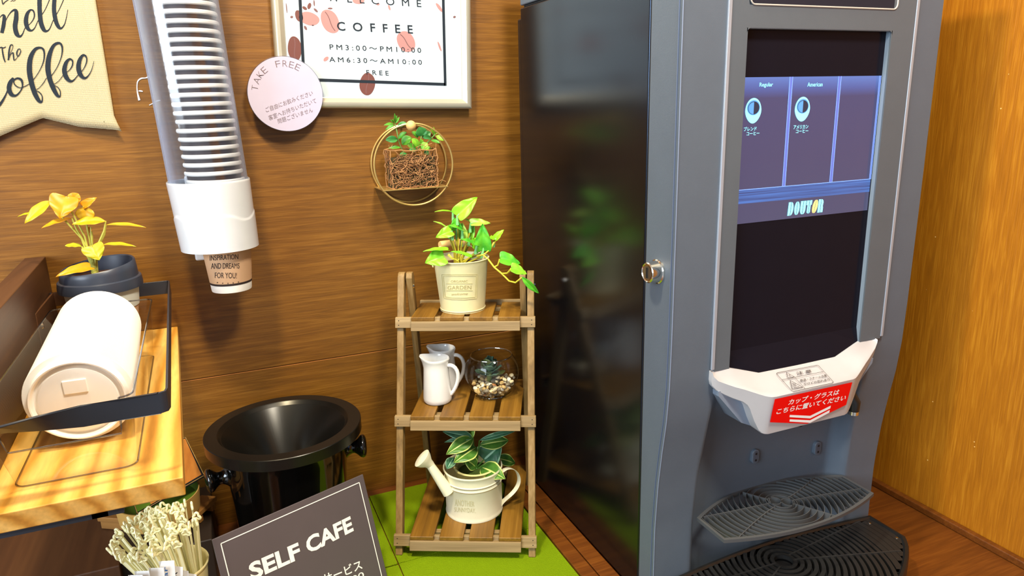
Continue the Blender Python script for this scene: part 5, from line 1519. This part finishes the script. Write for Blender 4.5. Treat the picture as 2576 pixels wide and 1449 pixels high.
# moulded frame: four mitred members with a rounded profile
mb = MB()
prf = [(0.0, WY - 0.0005), (0.0, 0.006), (0.0015, 0.0035), (0.004, 0.0020), (0.009, 0.0022), (0.0125, 0.0050), (0.0142, 0.0068), (FWd, 0.0074), (FWd, WY - 0.0005)]
def loopat(ins, y): return [PP(ins, ins, y), PP(PW - ins, ins, y), PP(PW - ins, PH - ins, y), PP(ins, PH - ins, y)]
for k in range(4):
    vs = []
    for ins, y in prf:
        L_ = loopat(ins, y); vs += [L_[k], L_[(k + 1) % 4]]
    fs = [(2 * i, 2 * i + 1, 2 * i + 3, 2 * i + 2) for i in range(len(prf) - 1)]
    mb2 = MB().add(vs, fs, 0, True); mb2.build('frame_member', M_frame, fr_)
ply = 0.0085
pr_ = MB().prism(loopat(FWd - 0.002, ply), (0, 0.004, 0)).build('print_sheet', M_poster, fr_)
mb = MB(); wv = 0.0034
Pp = lambda u, v: at(u, v, ply - 0.0004)
def pl_(a, b, w_, mi=0): line(mb, V((a.x, ply - .0004, a.z)), V((b.x, ply - .0004, b.z)), w_, V((0, -1, 0)), mi)
zp = lambda x, y: Pp(600 + x / 3.677, y / 3.677)
c_bl, c_br = zp(600, 732), zp(1912, 780); up_l, up_r = zp(567, -40), zp(1893, -40)
c_bl = zp(606, 735)
dl = (up_l - c_bl).normalized(); drr = (up_r - c_br).normalized()
pl_(c_bl - dl * 0.002, c_bl + dl * 0.33, 0.0042); pl_(c_br - drr * 0.002, c_br + drr * 0.33, 0.0042); pl_(c_bl, c_br, 0.0042)
UPV = V((-0.02, 0, 1)).normalized()
def ptext(body, a, b, hpx, **k):
    p = zp(*a); q = zp(*b); put(mb, body, p, q, UPV, (zp(a[0], a[1] - hpx) - p).length, **k)
ptext('WELCOME', (822, 10), (1692, 66), 68, sp=2.1)
ptext('COFFEE', (915, 282), (1614, 312), 82, sp=2.1, bold=0.012)
ptext('PM3:00～PM10:00', (845, 458), (1690, 488), 48, sp=1.5)
ptext('AM6:30～AM10:00', (842, 572), (1697, 598), 46, sp=1.5)
ptext('FREE', (1185, 690), (1390, 698), 42, sp=1.6)
mb.build('poster_text', M_inkn, pr_)
mb = MB(); by = ply - 0.0002
def bean(cx, cy, rx, ry, ang, mi=0, crease=True, clipy=None):
    c_ = zp(cx, cy); sc__ = 1 / 3.677 * 0.000632
    P = []
    for i in range(28):
        a = 2 * PI * i / 28; x = rx * math.cos(a) * (1 + .06 * math.sin(2 * a)); y = ry * math.sin(a)
        X = x * math.cos(ang) - y * math.sin(ang); Z = x * math.sin(ang) + y * math.cos(ang)
        P.append(V((c_.x + X * sc__, by, c_.z + Z * sc__)))
    mb = MB().add(P, [tuple(range(28))], mi)
    if crease:
        Q = []
        for i in range(9):
            t = -0.85 + 1.7 * i / 8; x = 0.12 * rx * math.sin(t * 3); y = ry * t
            Q.append((x, y))
        for (x0, y0), (x1, y1) in zip(Q, Q[1:]):
            f = lambda x, y: V((c_.x + (x * math.cos(ang) - y * math.sin(ang)) * sc__, by - .0001, c_.z + (x * math.sin(ang) + y * math.cos(ang)) * sc__))
            line(mb, f(x0, y0), f(x1, y1), 0.0012, V((0, -1, 0)), 2)
    mb.build('printed_bean' if max(rx, ry) > 45 else 'printed_bean_chip', [M_bean, M_beand, M_beanl], pr_)
bean(848, 198, 72, 98, 0.5, 0); bean(1550, 385, 78, 92, 0.75, 0); bean(1192, 778, 68, 96, -0.15, 1); bean(520, 450, 56, 98, 0, 1)
bean(655, 172, 82, 52, -0.25, 0, False); bean(560, 148, 30, 46, .3, 1, False); bean(1110, 5, 50, 28, 0, 0, False)
for (x, y, a, b, g, mi) in ((848, 78, 20, 7, 0, 2), (612, 75, 20, 12, -.6, 1), (655, 55, 14, 26, -.4, 1), (700, 28, 6, 24, 0, 2), (715, 95, 20, 9, -.8, 2), (620, 258, 10, 18, .5, 2), (688, 235, 8, 4, 0, 2), (1395, 70, 9, 22, .3, 0), (1290, 38, 15, 10, 0, 0), (1858, 70, 14, 46, .7, 0), (1860, 430, 9, 44, .35, 0),
                           (1998, 157, 13, 9, .2, 2), (492, 157, 12, 9, .2, 2), (445, 75, 4, 40, 0, 2), (810, 545, 26, 14, .6, 0)):
    bean(x, y, a, b, g, mi, False)

# ------------------------------------------------------------------ round badge
bcx = at(717, 237, -0.001)
bg = thing('round_notice', 'round lilac TAKE FREE notice overlapping the corner of the framed poster', 'notice', (bcx.x, 0.0, bcx.z))
e0, e1 = at(623, 237, 0), at(811, 237, 0); rad = (e1 - e0).length / 2; bcc = (e0 + e1) / 2; bcc.z = at(717, 237, 0).z
Pd = [V((bcc.x + rad * math.cos(2 * PI * i / 80), -0.0012, bcc.z + rad * math.sin(2 * PI * i / 80))) for i in range(80)]
dsc = MB().prism(Pd, (0, 0.0028, 0)).build('disc', M_badge, bg)
MB().prism([bcc + V((0.012 * math.cos(a), 0.0016, 0.012 * math.sin(a))) for a in [2 * PI * i / 24 for i in range(24)]], (0, 0.0005, 0)).build('rear_pad', M_badge, bg)
MB().tube([V((bcc.x + rad * math.cos(2 * PI * i / 80), 0.0002, bcc.z + rad * math.sin(2 * PI * i / 80))) for i in range(80)], 0.0013, 6, closed=True).build('laminate_edge', clear('laminate', (.8, .8, .86, 1), .1, .1), bg)
mb = MB()
zbp = lambda x, y: at(600 + x / 3.677, y / 3.677, -0.0016)
tl = 'TAKE FREE'
import itertools
angs = [167, 152.5, 139.5, 128, 0, 99, 86, 73.5, 61.5]
for ch, a in zip(tl, angs):
    if ch == ' ': continue
    a = math.radians(a); r_ = rad * 0.735
    cpos = bcc + V((r_ * math.cos(a), 0, r_ * math.sin(a))); cpos.y = -0.0016
    upc = V((math.cos(a), 0, math.sin(a))); rtc = V((math.sin(a), 0, -math.cos(a)))
    wch = 0.0064 if ch != 'A' else 0.0082
    put(mb, ch, cpos - rtc * wch / 2, cpos + rtc * wch / 2, upc, 0.0084, bold=-0.022)
upb = V((-0.17, 0, 1)).normalized()
for body, a, b in (('ご自由にお飲みください', (258, 1040), (690, 880)), ('客室へお持ちいただいて', (285, 1115), (722, 950)), ('問題ございません', (370, 1145), (690, 1035))):
    put(mb, body, zbp(*a), zbp(*b), upb, 0.0070, bold=-0.010)
mb.build('notice_text', M_badge_ink, dsc)

# ------------------------------------------------------------------ burlap banner
def burlap():
    m_ = mat('cream_burlap', lin(226, 210, 168), 0.9); nt = m_.node_tree; N = nt.nodes; L = nt.links; b = N['Principled BSDF']
    tc = N.new('ShaderNodeTexCoord'); wx = N.new('ShaderNodeTexWave'); wz = N.new('ShaderNodeTexWave')
    wx.bands_direction = 'X'; wz.bands_direction = 'Z'
    for w_ in (wx, wz):
        w_.inputs['Scale'].default_value = 260; w_.inputs['Distortion'].default_value = 1.2; w_.inputs['Detail'].default_value = 2; L.new(tc.outputs['Object'], w_.inputs['Vector'])
    mx = N.new('ShaderNodeMath'); mx.operation = 'MULTIPLY'; L.new(wx.outputs['Fac'], mx.inputs[0]); L.new(wz.outputs['Fac'], mx.inputs[1])
    cr = N.new('ShaderNodeValToRGB'); cr.color_ramp.elements[0].color = lin(168, 150, 108); cr.color_ramp.elements[1].color = lin(216, 206, 176); cr.color_ramp.elements[1].position = 0.6
    L.new(mx.outputs[0], cr.inputs[0]); L.new(cr.outputs[0], b.inputs['Base Color'])
    bp = N.new('ShaderNodeBump'); bp.inputs['Strength'].default_value = 0.5; bp.inputs['Distance'].default_value = 0.0008; L.new(mx.outputs[0], bp.inputs['Height']); L.new(bp.outputs[0], b.inputs['Normal'])
    return m_
M_burlap = burlap()
BY = 0.012
bn = thing('burlap_banner', 'cream burlap banner with black brush script hanging at the upper left', 'banner', (-0.19, WY, 0.75))
def band_low(x):
    """swallow tail: lower edge height for a column x"""
    xs_ = [-0.285, -0.262, -0.2404, -0.190, -0.150, -0.1054, -0.0985]; z_s = [0.612, 0.606, 0.6205, 0.6418, 0.6290, 0.6235, 0.6195]
    for i in range(6):
        if x <= xs_[i + 1]:
            t = (x - xs_[i]) / (xs_[i + 1] - xs_[i]); return lerp(z_s[i], z_s[i + 1], t)
    return z_s[-1]
def wav(x, z): return BY + 0.0012 * math.sin(x * 60 + z * 8) + 0.0006 * math.sin(z * 40)
mb = MB(); nc = 48
def bfn(a, b):
    xr = lerp(-0.2850, -0.1010 - 0.006 * 0, a)
    zlow = band_low(xr); z = lerp(zlow, 1.05, b)
    x = lerp(xr, lerp(-0.285, -0.1075, a), min(1, (z - 0.62) / 0.02)) if a > .9 else xr
    return V((x, wav(x, z), z))
mb.grid(bfn, nc, 40)
cl = mb.build('cloth', M_burlap, bn, solid=0.0008)
MB().tube([V((-0.29, WY - 0.006, 1.045)), V((-0.10, WY - 0.006, 1.045))], 0.005, 12).build('hanging_rod', M_bead, bn)
mb = MB()
zq = lambda x, y: (lambda p: V((p.x, wav(p.x, p.z) - 0.0008, p.z)))(at(x / 3.903, y / 3.903, BY))
strokes = [
    [(-40, 230, 4), (0, 175, 6), (28, 148, 14), (45, 170, 34), (38, 250, 38), (22, 325, 34)],
    [(22, 325, 20), (40, 260, 6), (80, 160, 8), (125, 105, 16), (158, 108, 34), (160, 180, 46), (150, 260, 46), (165, 330, 44), (195, 358, 24), (222, 335, 12), (250, 270, 7), (300, 228, 7), (335, 170, 12), (332, 115, 14), (302, 96, 16), (268, 135, 34), (255, 210, 44), (272, 275, 38), (305, 300, 20), (340, 275, 10), (380, 190, 7), (440, 100, 7), (485, 0, 8), (500, -50, 9)],
    [(395, -60, 40), (388, 0, 44), (390, 110, 44), (402, 220, 46), (430, 290, 38), (460, 305, 18), (490, 278, 10), (528, 190, 7), (585, 90, 7), (625, 0, 8), (635, -40, 9)],
    [(540, -60, 38), (535, 0, 40), (532, 100, 42), (548, 200, 42), (575, 262, 34), (603, 278, 18), (635, 240, 10), (655, 170, 7), (668, 95, 5)],
    [(20, -10, 10), (30, 40, 10), (50, 20, 8), (85, -5, 6)], [(105, 14, 5), (125, 4, 6), (135, 10, 5), (155, -4, 5)],
    [(-10, 478, 9), (15, 465, 9), (40, 470, 9), (62, 460, 7)], [(25, 470, 12), (32, 520, 15), (42, 570, 15), (56, 612, 10)],
    [(78, 588, 5), (108, 520, 5), (130, 465, 6), (124, 440, 8), (105, 450, 12), (92, 510, 16), (88, 590, 15)], [(92, 575, 5), (112, 530, 6), (132, 520, 12), (136, 555, 13), (142, 590, 10), (160, 580, 6), (185, 545, 5), (204, 505, 6), (198, 482, 7), (180, 486, 9), (168, 520, 14), (176, 552, 9), (195, 540, 5), (212, 498, 4)],
    [(-10, 1040, 26), (30, 985, 22), (70, 905, 12), (92, 820, 7), (130, 770, 7)],
    [(135, 765, 22), (105, 810, 42), (92, 870, 46), (115, 925, 40), (155, 938, 20), (195, 905, 12), (222, 850, 14), (215, 790, 22), (175, 768, 18), (140, 790, 12), (148, 830, 10), (190, 860, 8), (235, 852, 8), (280, 828, 7), (330, 780, 7), (390, 690, 7), (430, 590, 12), (432, 500, 18), (400, 468, 18), (345, 485, 30), (300, 570, 46), (290, 690, 52), (310, 810, 50), (345, 920, 46), (385, 990, 34), (412, 995, 16), (412, 940, 10), (380, 900, 8), (345, 888, 6), (385, 862, 6), (425, 815, 7), (452, 770, 6)],
    [(452, 770, 6), (500, 745, 7), (560, 660, 7), (605, 550, 10), (612, 460, 18), (580, 422, 20), (525, 450, 30), (483, 550, 46), (470, 670, 52), (490, 780, 48), (525, 870, 44), (562, 935, 32), (588, 945, 14), (590, 895, 9), (565, 855, 7), (530, 832, 6), (570, 800, 6), (600, 765, 6), (628, 722, 6)],
    [(628, 722, 6), (680, 690, 7), (712, 640, 12), (712, 595, 14), (682, 580, 18), (648, 620, 36), (632, 690, 46), (650, 755, 44), (688, 795, 28), (725, 785, 12), (768, 735, 7)],
    [(768, 735, 7), (820, 680, 7), (852, 610, 12), (850, 560, 14), (818, 542, 20), (785, 590, 38), (772, 660, 46), (788, 725, 44), (825, 765, 26), (862, 750, 12), (900, 690, 7), (925, 602, 5)]]
for k, st in enumerate(strokes):
    ribbon(mb, st, lambda x, y, k=k: zq(x, y) + V((0, -0.00004 * k, 0)))
mb.build('script_lettering', M_inkn, cl, fixn=False)
# scraps of old tape and glue on the wall
mb = MB()
ribbon(mb, [(1368, 985, 22), (1352, 920, 14), (1345, 860, 10), (1352, 800, 12), (1385, 770, 14), (1430, 765, 10), (1468, 750, 26)], lambda x, y: at(x / 3.903, y / 3.903, WY - 0.0006))
ribbon(mb, [(1360, 893, 8), (1382, 893, 14), (1402, 898, 8)], lambda x, y: at(x / 3.903, y / 3.903, WY - 0.0008))
ribbon(mb, [(1465, 1032, 8), (1510, 1010, 10), (1545, 990, 14), (1575, 985, 6)], lambda x, y: at(x / 3.903, y / 3.903, WY - 0.0006))
o = mb.build('glue_residue', mat('pale_glue', lin(206, 206, 214), 0.4), solid=0.0004)
tag(origin(o, at(360, 230, WY - 0.0006)), 'pale curled scrap of old glue on the wall between banner and cup dispenser', 'glue mark')

# ------------------------------------------------------------------ brass ring planter
rg = thing('ring_planter', 'brass double ring wall planter holding a brown twig basket', 'wall planter', (0.29, WY, 0.56))
def ring_(y, L_, R_, T_, B_, r=0.0015, sub=None):
    cx = (at(*L_, y).x + at(*R_, y).x) / 2; cz_ = (at(*T_, y).z + at(*B_, y).z) / 2; rx = (at(*R_, y).x - at(*L_, y).x) / 2; rz_ = (at(*T_, y).z - at(*B_, y).z) / 2
    rr2 = (rx + rz_) / 2
    MB().tube([V((cx + rr2 * math.cos(a), y, cz_ + rr2 * math.sin(a))) for a in [2 * PI * i / 96 for i in range(96)]], r, 8, closed=True).build('ring', M_brass, rg)
    return cx, cz_, rr2
f1 = ring_(-0.040, (941, 412), (1138, 407), (1030, 311), (1045, 516))
f2 = ring_(WY - 0.0040, (934, 412), (1122, 405), (1025, 312), (1028, 508))
cbz = at(1034, 316, -0.040)
MB().tube([V((f1[0], -0.042, f1[1] + f1[2])), V((f1[0], WY - 0.001, f1[1] + f1[2] - 0.001))], 0.0016, 8).build('hook_pin', M_brass, rg)
MB().lathe([(0.0075 * math.sin(PI * i / 12), -0.0075 * math.cos(PI * i / 12)) for i in range(13)], V((at(1034, 316, -0.046).x, -0.046, at(1034, 316, -0.046).z)), 20).build('bead', M_bead, rg)
zpl = at(1060, 473, -0.040).z
x_a, x_b = f1[0] - math.sqrt(max(0, f1[2] ** 2 - (zpl - f1[1]) ** 2)), f1[0] + math.sqrt(max(0, f1[2] ** 2 - (zpl - f1[1]) ** 2))
MB().box((x_a - 0.001, -0.042, zpl - 0.0008), (x_b + 0.002, WY - 0.0015, zpl + 0.0006)).build('shelf_plate', M_brass, rg)
bk_ = thing('twig_basket_plant', 'square brown twig basket with small green plant standing in the brass rings', 'potted plant', (0.29, -0.010, zpl + 0.0006))
qa = at(982, 380, -0.036); qb = at(1102, 466, -0.036)
X0, X1_, Z0, Z1 = qa.x, qb.x, zpl + 0.001, qa.z
YA, YB = -0.036, 0.004
random.seed(5)
mb = MB()
M_twig2 = mat('light_twig', lin(172, 124, 76), 0.75)
def wander(p, q, n_=6, amp=0.0035):
    P = [p.lerp(q, i / n_) + V((random.uniform(-amp, amp), 0, random.uniform(-amp, amp))) * (1 if 0 < i < n_ else .3) for i in range(n_ + 1)]
    return P
for k in range(230):
    a_ = V((random.uniform(X0 + .004, X1_ - .004), YA + random.uniform(-0.003, 0.002), random.uniform(Z0 + .002, Z1 - 0.006)))
    R_ = random.uniform(0.006, 0.026); s0 = random.uniform(0, 2 * PI); sp_an = random.uniform(0.9, 2.6) * (0.022 / (R_ + 0.01)); P = []
    for i in range(8):
        an = s0 + sp_an * (i / 7 - .5)
        P.append(V((min(max(a_.x + R_ * (math.cos(an) - math.cos(s0)), X0 - .002), X1_ + .002), a_.y + 0.001 * math.sin(i * 1.3 + k), min(max(a_.z + .75 * R_ * (math.sin(an) - math.sin(s0)) + 0.0006 * math.sin(i * 2.1), Z0), Z1 - .001))))
    mb.tube(P, random.uniform(0.00032, 0.00055), 4, mi=k % 2)
for k in range(60):
    sx = random.choice((X0, X1_)); a_ = V((sx + random.uniform(-.0015, .0015), random.uniform(YA, YB), random.uniform(Z0, Z1))); b_ = V((sx + random.uniform(-.0015, .0015), random.uniform(YA, YB), random.uniform(Z0, Z1)))
    mb.tube([a_, (a_ + b_) / 2 + V((random.uniform(-.002, .002), 0, random.uniform(-.004, .004))), b_], 0.0005, 4, mi=k % 2)
tw = mb.build('woven_twigs', [M_twig, M_twig2], bk_)
mb = MB()
for (a, b) in (((X0, Z0), (X1_, Z0)), ((X0, Z1), (X1_, Z1)), ((X0, Z0), (X0, Z1)), ((X1_, Z0), (X1_, Z1))):
    for y in (YA, YB): mb.tube(wander(V((a[0], y, a[1])), V((b[0], y, b[1])), 9, 0.0020), 0.0008, 5)
for x in (X0, X1_):
    for z in (Z0, Z1): mb.tube([V((x, YA, z)), V((x, YB, z))], 0.0009, 5)
for k in range(14):
    x = random.uniform(X0, X1_); a_ = V((x, YA, Z1 if k % 2 else Z0 + .002)); mb.tube([a_, a_ + V((random.uniform(-.008, .008), -.002, (.004 if k % 2 else -.004))), a_ + V((random.uniform(-.014, .014), -.003, (.009 if k % 2 else -.002)))], 0.0004, 4)
mb.tube([V((X1_, YA, Z0 + .006)), V((X1_ + .006, YA, Z0 + .009)), V((X1_ + .013, YA, Z0 + .006))], 0.0004, 4); mb.tube([V((X1_ - .001, YA, Z1 - .002)), V((X1_ + .0005, YA, Z1 + .010))], 0.0004, 4)
mb.build('twig_frame', M_twig2, bk_)
MB().box((X0 + 0.002, YA + 0.004, Z0 + 0.0005), (X1_ - 0.002, YB - 0.002, Z1 - 0.012)).build('planting_core', mat('dark_moss_core', lin(70, 58, 26), 0.9, bump=1, bscale=300), bk_)
z6 = lambda x, y: (880 + x / 4.8308, 260 + y / 4.8308)
H1 = leafmat('herb_green', lin(56, 128, 30), lin(88, 156, 42)); H2 = leafmat('herb_lime', lin(140, 196, 50), lin(110, 180, 50)); H3 = leafmat('herb_blue_green', lin(46, 118, 60), lin(70, 146, 66)); Hs = mat('herb_stem', lin(104, 160, 84), 0.5)
hl = [((545, 235), (543, 118), 26, H1), ((548, 240), (576, 145), 22, H1), ((552, 245), (604, 163), 22, H1), ((535, 240), (490, 200), 22, H1), ((535, 250), (410, 268), 30, H1), ((540, 262), (430, 325), 30, H1), ((575, 290), (690, 233), 50, H3), ((545, 250), (520, 190), 20, H2),
      ((585, 440), (432, 446), 66, H3), ((590, 430), (692, 348), 50, H1), ((630, 500), (752, 412), 95, H1), ((620, 540), (468, 548), 40, H1), ((830, 420), (750, 345), 60, H1), ((870, 400), (840, 285), 110, H3), ((880, 390), (925, 310), 60, H3), ((880, 420), (985, 350), 75, H3), ((830, 530), (752, 425), 70, H2),
      ((860, 540), (860, 430), 60, H2), ((870, 560), (945, 480), 70, H2), ((800, 570), (690, 490), 60, H1), ((880, 560), (990, 545), 50, H2), ((820, 580), (720, 560), 40, H3), ((1020, 390), (968, 290), 30, H2), ((1030, 385), (1015, 285), 26, H2), ((1040, 380), (1082, 365), 26, H2), ((1045, 395), (1142, 455), 50, H2), ((1000, 430), (885, 415), 50, H3), ((985, 450), (1095, 488), 50, H1), ((700, 620), (600, 640), 50, H3), ((960, 590), (900, 610), 50, H3)]
YH = -0.016
for b_, t_, wp, mt in hl:
    yo = random.uniform(-0.014, 0.010)
    leafobj('leaf', bk_, at(*z6(*b_), YH + yo), at(*z6(*t_), YH + yo - random.uniform(0, .008)), wp / 4.83 * 0.00084, (random.uniform(-.5, .3), -.8, random.uniform(.2, .8)), mt, kind='lance' if wp < 35 else 'round', fold=0.3, droop=0.15, nu=6, nv=4)
for P in ([(650, 590), (620, 530), (592, 450), (572, 340), (548, 250)], [(820, 580), (850, 500), (870, 400)], [(880, 560), (940, 480), (1020, 395), (1035, 370)]):
    MB().tube([at(*z6(*p), YH) for p in P], 0.0008, 6).build('stem', Hs, bk_)
